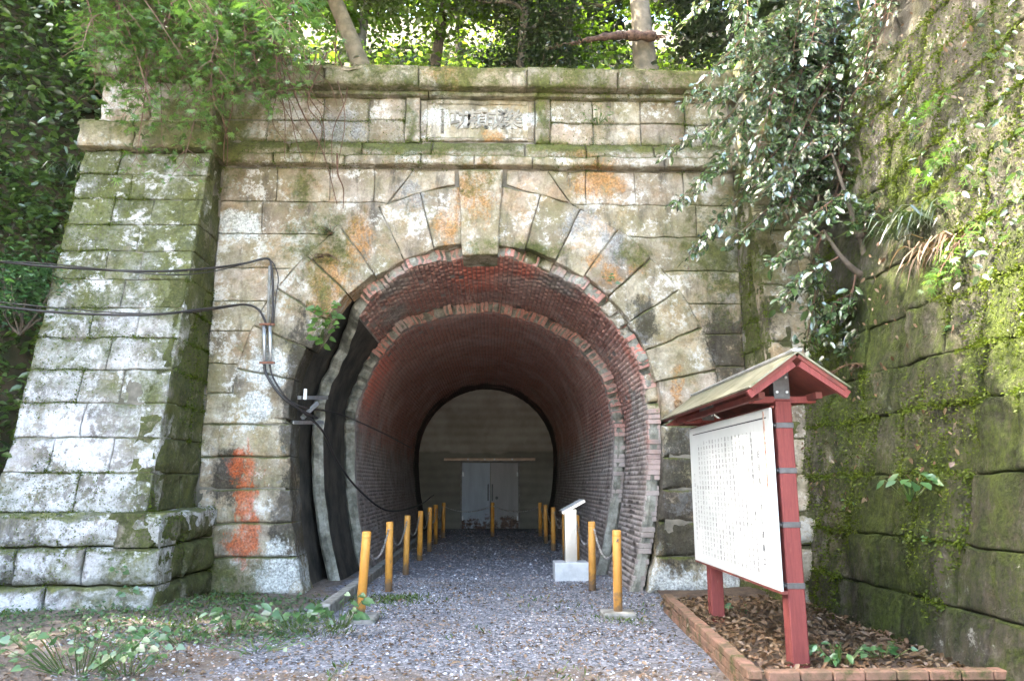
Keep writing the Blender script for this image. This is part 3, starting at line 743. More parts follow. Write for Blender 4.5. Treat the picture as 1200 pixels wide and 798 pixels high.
def grid_mesh(name, X, Y, Z, smooth=True):
    nv, nu = X.shape; idx = np.arange(nu * nv).reshape(nv, nu)
    q = np.stack([idx[:-1, :-1], idx[:-1, 1:], idx[1:, 1:], idx[1:, :-1]], -1).reshape(-1, 4)
    return mesh(name, np.stack([X, Y, Z], -1).reshape(-1, 3), q, smooth)
M_ground = ground_mat()
tag(obj('ground', grid_mesh('ground', X, Yg, Zg), M_ground), kind='structure')

def hill(name, x0, x1, y0, y1, fn, n=70):
    X, Y = np.meshgrid(np.linspace(x0, x1, n), np.linspace(y0, y1, n)); P = np.stack([X, Y, X * 0], -1).reshape(-1, 3)
    Z = fn(X, Y) + fbm(P * .45, 4).reshape(X.shape) * .25
    return tag(obj(name, grid_mesh(name, X, Y, Z), M_hill), kind='structure')
zb = lambda X, Y: 7.55 + np.clip(Y - 11.4, 0, 60) * .72
hill('hillside', -45, 45, 11.25, 75, zb)
hill('left_slope', -45, -6.05, -4, 13, lambda X, Y: np.clip((-6.3 - X) * 1.25, -.2, 9) + np.clip((Y - 9.2) * 3.2, 0, 7.5) * np.clip((-5.9 - X) / .5, 0, 1))
hill('right_slope', 5.1, 45, -6, 12, lambda X, Y: 7.6 + np.clip(X - 5.3, 0, 40) * .7)

# ------------------------------------------------------------------ scattered small pieces
def scatter(name, tv, tf, pos, M3, scale, mat, parent=None, kind=None, smooth=False):
    """many copies of a small template (tv, tf) as one mesh; M3 is (N,3,3) rows = local axes"""
    tv = np.asarray(tv, float); tf = np.asarray(tf); N = len(pos); k = len(tv)
    sc_ = np.asarray(scale, float)
    if sc_.ndim == 1: sc_ = np.repeat(sc_[:, None], 3, 1)
    v = np.einsum('nkj,nji->nki', tv[None] * sc_[:, None, :], M3) + np.asarray(pos)[:, None, :]
    f = (tf[None] + (np.arange(N) * k)[:, None, None]).reshape(-1, tf.shape[1])
    o = obj(name, mesh(name, v.reshape(-1, 3), f, smooth), mat, parent)
    if kind: o['kind'] = kind
    return o
def frames(fwd, up):
    f = fwd / (np.linalg.norm(fwd, axis=1, keepdims=True) + 1e-9)
    s = np.cross(f, up); s /= (np.linalg.norm(s, axis=1, keepdims=True) + 1e-9); u = np.cross(s, f)
    return np.stack([s, f, u], 1)
def rand_frames(n, tilt=1.0, rs=nr):
    up = np.stack([rs.normal(0, tilt, n), rs.normal(0, tilt, n), np.ones(n)], 1); up /= np.linalg.norm(up, axis=1, keepdims=True)
    a = rs.uniform(0, 2 * pi, n); f = np.stack([np.cos(a), np.sin(a), np.zeros(n)], 1); f -= (f * up).sum(1, keepdims=True) * up
    return frames(f, up)
PEB = (np.array([(1, 0, 0), (.3, .9, .1), (-.8, .6, 0), (-.9, -.5, .1), (.2, -1, 0), (.25, .1, .75), (-.35, -.1, .6)]) * .5,
       np.array([(0, 1, 5), (1, 2, 5), (2, 6, 5), (2, 3, 6), (3, 4, 6), (4, 5, 6), (4, 0, 5)]))
def pebbles(n, x0, x1, y0, y1, s0, s1, keep=None):
    x = nr.uniform(x0, x1, n); y = nr.uniform(y0, y1, n)
    if keep is not None: k = keep(x, y); x, y = x[k], y[k]
    n = len(x); s = nr.uniform(s0, s1, n) * nr.choice([.5, .7, 1, 1, 1.4, 1.8], n, p=[.2, .2, .25, .2, .1, .05])
    sc3 = np.stack([s, s * nr.uniform(.6, 1, n), s * nr.uniform(.5, .9, n)], 1)
    return np.stack([x, y, gz(x, y) + nr.uniform(-.003, .004, n)], 1), rand_frames(n, .35), sc3
def edge_noise(x, y): return fbm(np.stack([x, y, x * 0], -1) * 1.3, 2) * .35
keep = lambda x, y: (x > np.where(y < 8.4, -3.2, -1.8) + 1.6 * edge_noise(x, y) - .5 * nr.rand(len(x)) ** 2 + .0) & (nr.rand(len(x)) < np.where(y < 7.4, .55 + .35 * fbm(np.stack([x, y, x * 0], -1) * .9, 3), .85 + .5 * fbm(np.stack([x, y, x * 0], -1) * .8 + 7, 3))) & ~((x > 1.75) & (y < 8.9)) & (x < 2.3)
p1 = pebbles(56000, -4.0, 2.2, 5.2, 12.5, .016, .032, keep); p2 = pebbles(9000, -2.0, 1.9, 12.5, 25, .03, .05)
t = NT('gravel_stone'); c = t.ramp(t.island(), [(0, (.09, .092, .10)), (.3, (.19, .195, .215)), (.7, (.31, .32, .35)), (.86, (.52, .53, .55)), (.91, (.36, .25, .19)), (1, (.28, .20, .15))]); t.bump(t.noise(60), .3, .005); c = t.mix(t.math('MULTIPLY', t.rng(amp(t, t.noise(.8, 6, .7)), .45, .9), .72), c, (.21, .155, .115)); M_peb = t.done(c, .8)
g = scatter('gravel', PEB[0], PEB[1], np.concatenate([p1[0], p2[0]]), np.concatenate([p1[1], p2[1]]), np.concatenate([p1[2], p2[2]]), M_peb)
tag(g, 'loose blue-grey gravel covering the path into the tunnel', 'gravel', kind='stuff')

# leaf templates: y along the leaf, x across, z up
LEAF = (np.array([(0, 0, 0), (-.22, .28, .05), (.22, .28, .05), (0, .42, -.01), (-.20, .66, .03), (.20, .66, .03), (0, 1, -.10)]),
        np.array([(0, 2, 3), (0, 3, 1), (1, 3, 4), (3, 2, 5), (3, 5, 6), (3, 6, 4)]))
HEART = (np.array([(0, .12, -.02), (-.22, 0, .02), (-.40, .25, .03), (-.26, .62, .02), (0, 1, -.06), (.26, .62, .02), (.40, .25, .03), (.22, 0, .02)]),
         np.array([(0, 2, 1), (0, 3, 2), (0, 4, 3), (0, 5, 4), (0, 6, 5), (0, 7, 6)]))
def maple_t():
    tips = [(-118, .5), (-72, .8), (-35, .95), (0, 1.05), (35, .95), (72, .8), (118, .5)]; v = [(0, .15, 0)]
    seq = []
    for i, (a, l) in enumerate(tips):
        seq.append((sin(R(a)) * l, .15 + cos(R(a)) * l, -.12 * l))
        if i < 6:
            b = (a + tips[i + 1][0]) / 2; seq.append((sin(R(b)) * .30, .15 + cos(R(b)) * .30, .03))
    v += seq; n = len(seq)
    # each lobe a slim blade
    return np.array(v) * .62, np.array([(0, i + 1, i) for i in range(1, n)])
MAPLE = maple_t()
CARD = (np.array([(0, 0, 0), (-.30, .5, .06), (.30, .5, .06), (0, 1, -.05)]), np.array([(0, 2, 1), (1, 2, 3)]))

def litter(name, n, x0, x1, y0, y1, z, s, label, cat, keep=None):
    x = nr.uniform(x0, x1, n); y = nr.uniform(y0, y1, n)
    if keep is not None: k = keep(x, y); x, y = x[k], y[k]
    n = len(x); P = np.stack([x, y, (gz(x, y) if z is None else z) + nr.uniform(.008, .03, n)], 1)
    o = scatter(name, LEAF[0] * (1, 1, 2.2), LEAF[1], P, rand_frames(n, .45), nr.uniform(s * .6, s * 1.2, n), M_litter)
    return tag(o, label, cat, kind='stuff')
litter('leaf_litter', 4200, -4.2, 1.95, 5.2, 11.5, None, .05, 'dry brown leaves strewn over the gravel and dirt path', 'dead leaves', lambda x, y: (nr.rand(len(x)) < np.where(y < 8, 1, .45)))

# ------------------------------------------------------------------ bollards and chains
rb_ = random.Random(12)
def bollard(x, y, label, tilt=(0, 0), foot=False, h=.96, z=0.):
    o = tag(empty('bollard', (x, y, z)), label, 'bollard', 'yellow bollards lining the path')
    pts = [(0, 0, -.15), (0, 0, h - .012), (0, 0, h)]; m = MB().tube(pts, [.052, .052, .045], 16)
    m.build('post', M_yellow, o, smooth=False)
    for p in o.children:
        me = p.data; me.polygons.foreach_set('use_smooth', np.array([len(q.vertices) == 4 for q in me.polygons], bool))
    rg_ = MB()
    for s in (1,):
        ring_pts = [(.0, .056 + .016 + .016 * cos(a), h - .10 + .016 * sin(a)) for a in np.linspace(0, 2 * pi, 9)]
        rg_.tube(ring_pts, .004, 5, False)
    rg_.build('chain_eye', M_chain, o)
    MB().tube([(0, 0, h - .07), (0, 0, h - .055)], .0535, 16).build('collar', M_yellow, o)
    if foot:
        b = MB().box((0, 0, -.03), (.38, .36, .17)).build('footing', M_conc, o, bevel=.018)
    o.rotation_euler = (R(tilt[0]), R(tilt[1]), 0)
    return o
BY = [8.72, 10.85, 12.98, 15.1, 17.25, 19.4, 21.5]
ordn = ['', 'second', 'third', 'fourth', 'fifth', 'sixth', '']
for sx, side, x in ((-1, 'left', -1.47), (1, 'right', 1.47)):
    for i, y in enumerate(BY):
        if i == 0: l = 'tilted yellow bollard on a concrete footing, nearest of the left row' if sx < 0 else 'upright yellow bollard on a concrete footing, nearest of the right row beside the notice board'
        elif i == 6: l = f'small yellow bollard farthest inside the tunnel on the {side} row'
        else: l = f'{ordn[i]} yellow bollard from the front of the {side} row'
        xx = x + rb_.uniform(-.03, .03) + (.07 if sx < 0 else -.07) * i / 6
        bollard(xx, y + (.15 if sx > 0 and i == 0 else 0), l, (rb_.uniform(-1, 1), 2.4 if (sx < 0 and i == 0) else rb_.uniform(-.8, .8)), i == 0)
bollard(0.02, 21.6, 'single yellow bollard in the middle of the path before the steel doors')
# chains of real links, all hanging alike between neighbouring posts
def chain_mesh(span, sag, name='chain'):
    n = int(span * 1.06 / .034); v = []; f = []; P = []
    for i in range(n + 1):
        t = i / n; P.append((0, t * span, -4 * sag * t * (1 - t)))
    mb = MB()
    for i in range(n):
        a, b = Vector(P[i]), Vector(P[i + 1]); d = (b - a); m = (a + b) / 2; d.normalize()
        s = Vector((1, 0, 0)) if i % 2 else d.cross(Vector((1, 0, 0)))
        loop = [m + d * (.024 * cos(q)) + s * (.011 * sin(q)) for q in np.linspace(0, 2 * pi, 7)[:-1]]
        mb.tube(loop + [loop[0]], .006, 4, False)
    return mesh(name, mb.v, mb.f)
ch = chain_mesh(2.02, .30); ch.materials.append(M_chain)
for sx, side, x in ((-1, 'left', -1.47), (1, 'right', 1.47)):
    for i in range(6):
        o = obj('chain', ch); o.location = (x + (.07 if sx < 0 else -.07) * (i + .3) / 6, BY[i] + .06, .86)
        tag(o, f'thin metal chain sagging between {["first and second", "second and third", "third and fourth", "fourth and fifth", "fifth and sixth", "sixth and last"][i]} bollards of the {side} row', 'chain', 'chains between the bollards')
ch2 = chain_mesh(1.36, .16); ch2.materials.append(M_chain)
for x, l in ((-1.38, 'thin chain before the doors, left of the middle bollard'), (.04, 'thin chain before the doors, right of the middle bollard')):
    o = obj('chain', ch2); o.location = (x, 21.55, .86); o.rotation_euler = (0, 0, R(-90)); tag(o, l, 'chain', 'chains between the bollards')

# kerb along the drain at the left of the path
k = MB(); 
kerb = tag(empty('kerb'), None, None, kind='structure')
for i in range(9):
    y0 = 8.95 + i * 1.55
    MB().box((-1.93 + .02 * i / 9, y0 + .76, .03), (.14, 1.53, .20)).build('kerb_stone', M_conc, kerb, bevel=.012)

# ------------------------------------------------------------------ stainless reading stand
st = tag(empty('information_stand', (1.27, 12.2, 0)), 'stainless steel information stand with tilted plate on a concrete block', 'information stand')
MB().box((0, 0, .11), (.55, .45, .32)).build('footing', simple('pale_concrete', (.55, .56, .56), .9, scale=6, col2=(.42, .43, .43), bump=.4), st, bevel=.012)
MB().box((0, 0, .66), (.20, .10, .86)).build('column', M_steel, st, bevel=.008)
Mr = Matrix.Rotation(R(-28), 3, 'Y')
pl = MB().box((.03, 0, 1.13), (.42, .52, .05), Mr).build('plate', M_steel, st, bevel=.006)
MB().box(Vector((.03, 0, 1.13)) + Mr @ Vector((0, 0, .0285)), (.37, .46, .004), Mr).build('panel', simple('printed_panel', (.55, .56, .55), .3, col2=(.4, .42, .42)), pl)

# ------------------------------------------------------------------ notice board
nb = tag(empty('notice_board', (2.36, 5.95, .1)), 'red timber notice board under a gabled roof with white panel of writing', 'notice board')
Hh = 2.06
for y, l in ((0, None), (2.08, None)):
    p = MB().box((0, y, Hh / 2 - .1), (.135, .135, Hh + .2)).build('post', M_redwood, nb, bevel=.008)
    for z in (.62, 1.08, 1.50, 1.86) if y == 0 else (.62, 1.08, 1.86):
        MB().box((0, y, z), (.143, .143, .045)).box((-.075, y - .03, z), (.03, .05, .02)).build('strap', M_iron, p, bevel=.003)
# panel, facing the path
pnl = MB().box((-.118, 1.13, 1.29), (.022, 2.44, 1.42)).build('panel', M_white, nb, bevel=.004)
MB().box((-.10, 1.13, .572), (.05, 2.44, .022)).build('panel_rail', M_reddark, nb)
MB().box((-.10, 1.13, 2.007), (.03, 2.44, .014)).build('panel_rail', M_reddark, nb)
MB().box((-.1300, 1.10, 1.925), (.002, 2.22, .010)).build('rule_line', M_ink, pnl)
# strip of board at the near edge, with the narrow rust red gap beside it
MB().box((-.130, .045, 1.67), (.003, .032, .62)).build('gap_strip', simple('peeling_red_strip', (.30, .10, .07), .8, scale=30, col2=(.55, .5, .42)), pnl)
title = '旧逢坂山ずい道東口'
body = ('大津京都間鉄道敷設のとき、明治十一年十月五日東口から、また同年十二月五日西口からそれぞれ掘さくを始め、約一年八ヶ月の歳月を費やし、'
        '明治十三年六月二十八日竣工した全長六六四・八メートルの単線ずい道で、大正十年八月一日線路変更により廃線となるまで、東海道本線の下り線として使用された。'
        'このずい道は日本人技術者が設計施工した我が国最初の山岳ずい道として歴史的な意義をもつものである。坑門の上の石額は竣工を記念して時の太政大臣三条実美の筆になるものである。'
        '昭和三十五年十月十四日鉄道記念物に指定された。')
rt = (R(90), 0, R(-90))
text('lettering', '\n'.join(title), .062, (-.1305, .215, 1.20), rt, M_ink, pnl, lead=1.75)
per = 23; k = 0; col = 0
src = body * 3
for col in range(19):
    s = src[k:k + per]; k += per
    if col in (17,): s = s[:9]
    if col == 18: s = s[:14]
    text('lettering', '\n'.join(s), .042, (-.1305, .37 + col * .102, 1.25 if col < 17 else 1.15), rt, M_ink, pnl, lead=1.22)
# roof: two slopes running along the panel
y0, y1 = -.42, 2.58; zr, ze, hw = 2.40, 2.14, .36
def slope(sg, th, x_in, x_out, z_in, z_out, ya, yb, name, mat, par):
    nrm = Vector((sg * (z_in - z_out), 0, (x_out - x_in))).normalized()
    a = [Vector((sg * x_in, ya, z_in)), Vector((sg * x_out, ya, z_out)), Vector((sg * x_out, yb, z_out)), Vector((sg * x_in, yb, z_in))]
    b = [q + nrm * th for q in a]
    return MB().add(a + b, [(0, 1, 2, 3), (4, 7, 6, 5), (0, 4, 5, 1), (1, 5, 6, 2), (2, 6, 7, 3), (3, 7, 4, 0)]).build(name, mat, par)
t = NT('weathered_copper_roof'); c = t.mix(t.rng(t.noise(2.5, 6, stretch=(1, .5, 1)), .3, .7), (.15, .145, .10), (.24, .23, .17)); c = t.mix(cover(t, amp(t, t.noise(5, 8, .75)), .36, .2), c, (.085, .095, .05)); t.b.inputs['Metallic'].default_value = .3; M_roof = t.done(c, .42)
for sg in (-1, 1):
    slope(sg, .03, 0, hw, zr - .04, ze - .04, y0 + .02, y1 - .02, 'roof_board', M_reddark, nb)
    slope(sg, .014, 0, hw + .03, zr - .006, ze - .025, y0, y1, 'roof_slope', M_roof, nb)
    slope(sg, .06, .01, hw + .01, zr - .11, ze - .095, y0 + .03, y0 + .07, 'barge_board', M_redwood, nb)
MB().box((0, (y0 + y1) / 2, zr + .012), (.07, y1 - y0 + .01, .03)).build('ridge_cap', M_galv, nb, bevel=.008)
MB().add([(-hw, y1 - .06, ze - .09), (hw, y1 - .06, ze - .09), (0, y1 - .06, zr - .09), (-hw, y1 - .1, ze - .09), (hw, y1 - .1, ze - .09), (0, y1 - .1, zr - .09)], [(0, 1, 2), (5, 4, 3), (0, 3, 4, 1), (1, 4, 5, 2), (2, 5, 3, 0)]).build('gable_board', M_reddark, nb)
for y in (0, 2.08):
    MB().box((.02, y, 2.07), (.52, .09, .055)).build('crossbeam', M_redwood, nb, bevel=.005)
    kp = MB().box((0, y, 2.20), (.13, .10, .25)).build('king_post', M_iron, nb)
    for dx in (-.04, .04):
        for dz in (-.07, .05): MB().tube([(dx, y - .05, 2.2 + dz), (dx, y - .06, 2.2 + dz)], .011, 8).build('bolt', M_galv, kp)
for x in (-.23, .23): MB().box((x, 1.08, 2.085), (.05, 2.6, .05)).build('purlin', M_reddark, nb)

# ------------------------------------------------------------------ brick edged planting bed
bed = tag(empty('brick_planter', (2.7, 7.3, 0)), 'low brick edging round the bed of dead leaves under the notice board', 'planter')
bed.location = (0, 0, 0)
bm = bmesh.new(); bmesh.ops.create_cube(bm, size=1); bmesh.ops.scale(bm, vec=(.105, .222, .065), verts=bm.verts); bmesh.ops.bevel(bm, geom=bm.edges[:], offset=.008, segments=1, affect='EDGES')
eb_me = bpy.data.meshes.new('brick'); bm.to_mesh(eb_me); bm.free(); eb_me.materials.append(M_redbrick)
rp = random.Random(3)
A_, B_ = Vector((2.10, 9.05)), Vector((1.87, 5.50))
for lvl in range(3):
    L = (B_ - A_).length; nbk = int(L / 0.230); d = (B_ - A_).normalized(); ang = atan2(d.y, d.x) - pi / 2
    for i in range(nbk + 1):
        q = A_ + d * ((i + (.5 if lvl % 2 else 0)) * 0.230)
        o = obj('brick', eb_me, None, bed); o.location = (q.x + rp.uniform(-.006, .006), q.y, .025 + lvl * .072); o.rotation_euler = (rp.uniform(-.02, .02), rp.uniform(-.02, .02), ang + rp.uniform(-.02, .02))
    for i in range(8):
        o = obj('brick', eb_me, None, bed); o.location = (2.06 + (i + (.5 if lvl % 2 else 0)) * 0.230, 5.50 + rp.uniform(-.005, .005), .025 + lvl * .072); o.rotation_euler = (0, 0, R(90) + rp.uniform(-.02, .02))
xs = np.linspace(1.92, 4.0, 20); ys = np.linspace(5.6, 9.9, 40); X, Yb = np.meshgrid(xs, ys); X = X + (Yb - 5.6) * .05
Zb = .10 + fbm(np.stack([X, Yb, X * 0], -1).reshape(-1, 3) * 1.5, 3).reshape(X.shape) * .03 + np.clip((Yb - 8.6), 0, 1) * .05
obj('soil', grid_mesh('soil', X, Yb, Zb), M_soil, bed)
litter('leaf_litter', 2600, 2.0, 3.75, 5.65, 9.3, .125, .075, 'thick brown leaf litter filling the brick-edged bed', 'dead leaves')

# ------------------------------------------------------------------ cables, conduits and bracket
def cable(name, ctrl, r, label, cat='cable', mat=M_rubber, group=None):
    return tag(MB().tube(curve_pts(ctrl, 8), r, 7).build(name, mat, None, smooth=True), label, cat, group)
a = at
cable('cable', [a(-20, 305, 9.0), a(67, 313, 9.2), a(170, 318, 9.35), a(240, 315, 9.9), a(285, 309, 10.4), a(312, 303, 10.5), a(318, 312, 10.52), a(320, 345, 10.52), a(319, 380, 10.52)], .017, 'thick black cable strung across the left buttress, upper of two')
cable('cable', [a(-20, 305, 8.98), a(67, 310, 9.18), a(190, 322, 9.35), a(250, 318, 10.0), a(300, 306, 10.45), a(317, 305, 10.5), a(326, 325, 10.52), a(323, 350, 10.52), a(321, 382, 10.5)], .008, 'thin wire twisted along the upper black cable')
cable('cable', [a(-20, 357, 8.95), a(67, 366, 9.15), a(170, 369, 9.3), a(240, 362, 9.9), a(285, 357, 10.4), a(302, 362, 10.5), a(310, 375, 10.5), a(312, 385, 10.5)], .017, 'thick black cable strung across the left buttress, lower of two')
cable('cable', [a(-20, 352, 8.95), a(67, 361, 9.15), a(150, 367, 9.3), a(225, 366, 9.8), a(280, 358, 10.35)], .008, 'thin wire running beside the lower black cable')
cd = tag(empty('cable_conduit'), 'pair of grey steel conduit pipes clamped to the stone left of the arch', 'conduit')
for x in (309.5, 316.5): MB().tube([a(x, 379, 10.5), a(x + .6, 427, 10.5)], .026, 10).build('pipe', M_galv, cd, smooth=True)
MB().tube([a(316, 312, 10.52), a(314, 379, 10.52)], .02, 8).build('pipe', M_conc, cd, smooth=True)
for y in (380, 425): c0 = a(313, y, 10.47); MB().box(c0, (.22, .03, .03)).build('clamp', M_rust, cd, bevel=.003)
cable('cable', [a(310, 427, 10.5), a(311, 436, 10.5), a(320, 452, 10.48), a(334, 468, 10.5), a(352, 480, 10.7), a(372, 490, 11.1)], .02, 'black cable sweeping from the conduit down to the angle iron bracket')
cable('cable', [a(316, 427, 10.5), a(319, 440, 10.5), a(328, 456, 10.48), a(340, 470, 10.6), a(360, 478, 10.9), a(400, 486, 12.4), a(450, 508, 15), a(482, 525, 18.5)], .014, 'thin black cable running from the conduit along the tunnel wall')
cable('cable', [a(352, 480, 10.7), a(378, 505, 11.2), a(395, 540, 11.8), a(420, 573, 12.9), a(455, 598, 14.5), a(490, 592, 17.5), a(508, 580, 20)], .018, 'thick black cable drooping low along the left tunnel wall')
bk = tag(empty('bracket'), 'white angle iron bracket spanning the dark hollow at the left jamb', 'bracket')
for p, q in (((350, 466), (383, 466)), ((342, 495), (378, 495)), ((354, 490), (372, 472))):
    p0, p1 = a(*p, 10.85), a(*q, 11.6 if q[0] > 373 else 11.1); d = (p1 - p0); m = (p0 + p1) / 2
    Mx = d.to_track_quat('X', 'Z').to_matrix()
    MB().box(m, (d.length, .05, .055), Mx).build('bar', M_galv, bk, bevel=.004)
MB().box(a(358, 462, 10.85), (.05, .05, .16)).build('bar', M_galv, bk, bevel=.004)
# ------------------------------------------------------------------ plants
def limb(mb, p0, p1, r0, r1, rs, wob=.12, n=6, sag=0):
    p0, p1 = Vector(p0), Vector(p1); L = (p1 - p0).length
    mid = [p0.lerp(p1, t) + Vector(rs.normal(0, wob * L * .35, 3)) + Vector((0, 0, -sag * L * 4 * t * (1 - t))) for t in (.33, .66)]
    pts = curve_pts([p0] + mid + [p1], 4); rad = list(np.linspace(r0, r1, len(pts)))
    mb.tube(pts, rad, n, False); return pts
def clump_leaves(clumps, per, rs, spread=.28, flat=.6):
    P = []; Cn = []
    for c, r, n in clumps:
        m = max(1, n // per); d = rs.normal(0, 1, (m, 3)); d /= np.linalg.norm(d, axis=1, keepdims=True)
        q = np.array(c) + d * (rs.rand(m, 1) ** .45) * np.array(r)
        lv = q[:, None, :] + rs.normal(0, spread, (m, per, 3)) * (1, 1, flat)
        P.append(lv.reshape(-1, 3)); Cn.append(np.repeat(q, per, 0))
    return np.concatenate(P), np.concatenate(Cn)
def foliage(name, P, rs, tmpl, size, mat, parent, tilt=.6, droop=.3, out=None, kind=None):
    n = len(P); up = np.stack([rs.normal(0, tilt, n), rs.normal(0, tilt, n), np.ones(n)], 1); up /= np.linalg.norm(up, axis=1, keepdims=True)
    a = rs.uniform(0, 2 * pi, n); f = np.stack([np.cos(a), np.sin(a), -droop + rs.normal(0, .25, n)], 1)
    if out is not None: f = f * .7 + out / (np.linalg.norm(out, axis=1, keepdims=True) + 1e-6)
    return scatter(name, tmpl[0], tmpl[1], P, frames(f, up), rs.uniform(size * .65, size * 1.25, n), mat, parent, kind)
def tree(label, trunk, r0, clumps, leaf, mat, bark=M_bark, group=None, seed=0, tmpl=CARD, per=22, name='tree', cat='tree', spread=.3, tilt=.7, r1=.05):
    rs = np.random.RandomState(seed); o = tag(empty(name, trunk[0]), label, cat, group); base = Vector(trunk[0])
    T = [Vector(p) - base for p in trunk]; pts = curve_pts(T, 6); rad = list(np.linspace(r0, r1, len(pts)))
    rad = [q * (1 + .25 * max(0, 1 - i / 3)) for i, q in enumerate(rad)]
    MB().tube(pts, rad, 10, False).build('trunk', bark, o, smooth=True)
    lm = MB()
    cl = [(tuple(Vector(c) - base), r, n) for c, r, n in clumps]
    for c, r, n in cl:
        cv = Vector(c); i0 = min(range(len(pts)), key=lambda i: (pts[i] - cv).length + (pts[i].z > cv.z) * 2.0 + .6 * (len(pts) - i) / len(pts))
        q = limb(lm, pts[i0], cv, rad[i0] * .55, .02, rs, .25)
        for k in range(5):
            d = Vector(rs.normal(0, 1, 3)).normalized(); e = cv + Vector((d.x * r[0], d.y * r[1], d.z * r[2])) * .8
            limb(lm, q[-4 - k % 3], e, .022, .006, rs, .25, 5)
    lm.build('branches', bark, o, smooth=True)['kind'] = 'stuff'
    P, Cn = clump_leaves(cl, per, rs, spread)
    foliage('crown', P, rs, tmpl, leaf, mat, o, tilt, out=None)
    return o
def rcl(rs, c, R_, k, r, n):
    """k leaf clumps spread through an ellipsoid"""
    out = []
    for i in range(k):
        d = rs.normal(0, 1, 3); d /= np.linalg.norm(d); q = np.array(c) + d * np.array(R_) * rs.rand() ** .4
        s = rs.uniform(.7, 1.3); out.append((tuple(q), (r * s, r * s, r * s * .7), n))
    return out
zt = lambda y: 7.55 + max(y - 11.4, 0) * .72
def T(px, Y, dz=0): 
    x = at(px, 60, Y).x; return (x, Y, zt(Y) + dz)
rs0 = np.random.RandomState(77)
G = 'trees on the hillside above the portal'
# trees one can tell apart above the cornice
def bg_tree(label, px_foot, Y, lean, h, r0, cr, k, r, n, leaf, mat, bark, seed, cz=None):
    b = Vector(T(px_foot, Y, -.3)); top = b + Vector((lean * h, 0, h))
    trunk = [b, b.lerp(top, .35) + Vector((.05, 0, 0)), b.lerp(top, .7) + Vector((-.06 * h * .2, 0, 0)), top]
    rs = np.random.RandomState(seed); c = b.lerp(top, .75) if cz is None else b + Vector((lean * cz, 0, cz))
    return tree(label, trunk, r0, rcl(rs, c, cr, k, r, int(n * 1.7)), leaf * 1.25, mat, bark, G, seed)
bg_tree('pale-barked tree leaning left above the cornice, left of the tablet', 447, 13.2, -.42, 7.5, .20, (2.6, 1.8, 1.6), 14, .8, 420, .13, M_forest2, M_bark2, 1, 4.6)
bg_tree('straight grey-brown trunk standing behind the fallen log', 757, 14.5, -.06, 10, .26, (3, 2, 2.2), 12, .9, 420, .13, M_forest, M_bark2, 2, 6.4)
bg_tree('slim dark tree arching over the tablet', 505, 15.5, .10, 9, .13, (3, 2, 2), 14, .9, 420, .13, M_forest2, M_bark, 3, 3.6)
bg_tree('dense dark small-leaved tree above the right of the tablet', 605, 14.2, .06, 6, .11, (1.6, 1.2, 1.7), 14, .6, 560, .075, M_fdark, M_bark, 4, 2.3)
bg_tree('bushy green tree above the left half of the cornice', 330, 15, -.1, 8, .14, (2.6, 2, 2), 14, .8, 460, .12, M_forest, M_bark, 5, 3.2)
bg_tree('yellow-green tree between the log and the tablet', 660, 17, .05, 9, .14, (2.6, 2, 2.4), 14, .9, 420, .13, M_forest2, M_bark, 6, 3.4)
bg_tree('dark leaning tree behind the evergreen shrub', 850, 15.5, .1, 9, .16, (2.4, 2, 2.6), 14, .9, 480, .12, M_fdark, M_bark, 7, 3.6)
bg_tree('dark evergreen over the right end of the cornice', 930, 13.6, .0, 6, .12, (1.6, 1.4, 1.8), 12, .7, 460, .11, M_fdark, M_bark, 8, 2.4)
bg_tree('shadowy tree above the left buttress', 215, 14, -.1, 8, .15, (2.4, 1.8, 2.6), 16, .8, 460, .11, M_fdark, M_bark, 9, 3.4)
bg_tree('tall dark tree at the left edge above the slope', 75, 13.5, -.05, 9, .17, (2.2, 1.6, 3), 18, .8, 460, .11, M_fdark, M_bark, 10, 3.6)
for i, (px, Y, m, l) in enumerate(((120, 20, M_forest, 'green'), (290, 22, M_forest2, 'pale green'), (420, 21, M_forest2, 'yellow-green'), (540, 23, M_forest, 'mid green'), (690, 22, M_fdark, 'dark green'), (800, 21, M_forest, 'leafy green'), (940, 20, M_fdark, 'dense dark'))):
    bg_tree(f'{l} tree higher up the hillside behind {["the left buttress", "the maple sprays", "the leaning trunk", "the tablet", "the fallen log", "the straight trunk", "the evergreen shrub"][i]}', px, Y, rs0.uniform(-.1, .1), 9, .15, (3.6, 2, 3), 12, 1.3, 420, .2, m, M_bark, 20 + i, 4.5)
# undergrowth on the bank just behind the cornice
U = [((x, 12.3 + rs0.rand() * 1.2, zt(12.6) + .25), (.6, .5, .55), 240) for x in np.linspace(-6, 6, 18)]
P, _ = clump_leaves(U, 13, rs0, .2); P = P[(P[:, 0] < 1.9) | (P[:, 0] > 2.0)]
tag(foliage('undergrowth', P, rs0, LEAF, .09, M_fdark, None), 'low dark undergrowth on the bank behind the cornice', 'undergrowth', kind='stuff')
M_logbark = simple('rotten_log', (.20, .12, .085), .95, scale=14, col2=(.06, .035, .028), bump=1.0); lp = [at(640, 58, 13.6), at(690, 47, 13.9), at(725, 42, 14.1), at(768, 43, 14.15)]
log = tag(empty('fallen_log', lp[0]), 'broken reddish fallen log lying across trunks above the cornice', 'log'); b0 = lp[0].copy()
MB().tube(curve_pts([p - b0 for p in lp], 6), [q * (1 + .22 * sin(i * 2.3) + .1 * sin(i * 5.1)) for i, q in enumerate(np.linspace(.03, .115, 19))], 9).build('trunk', M_logbark, log, smooth=True)
sp = MB(); rsl = np.random.RandomState(2)
for k in range(9):
    e = lp[-1] - b0; sp.tube([e - Vector((.15, 0, 0)), e + Vector((rsl.uniform(.05, .3), rsl.uniform(-.05, .05), rsl.uniform(-.12, .1)))], [.035, .006], 5)
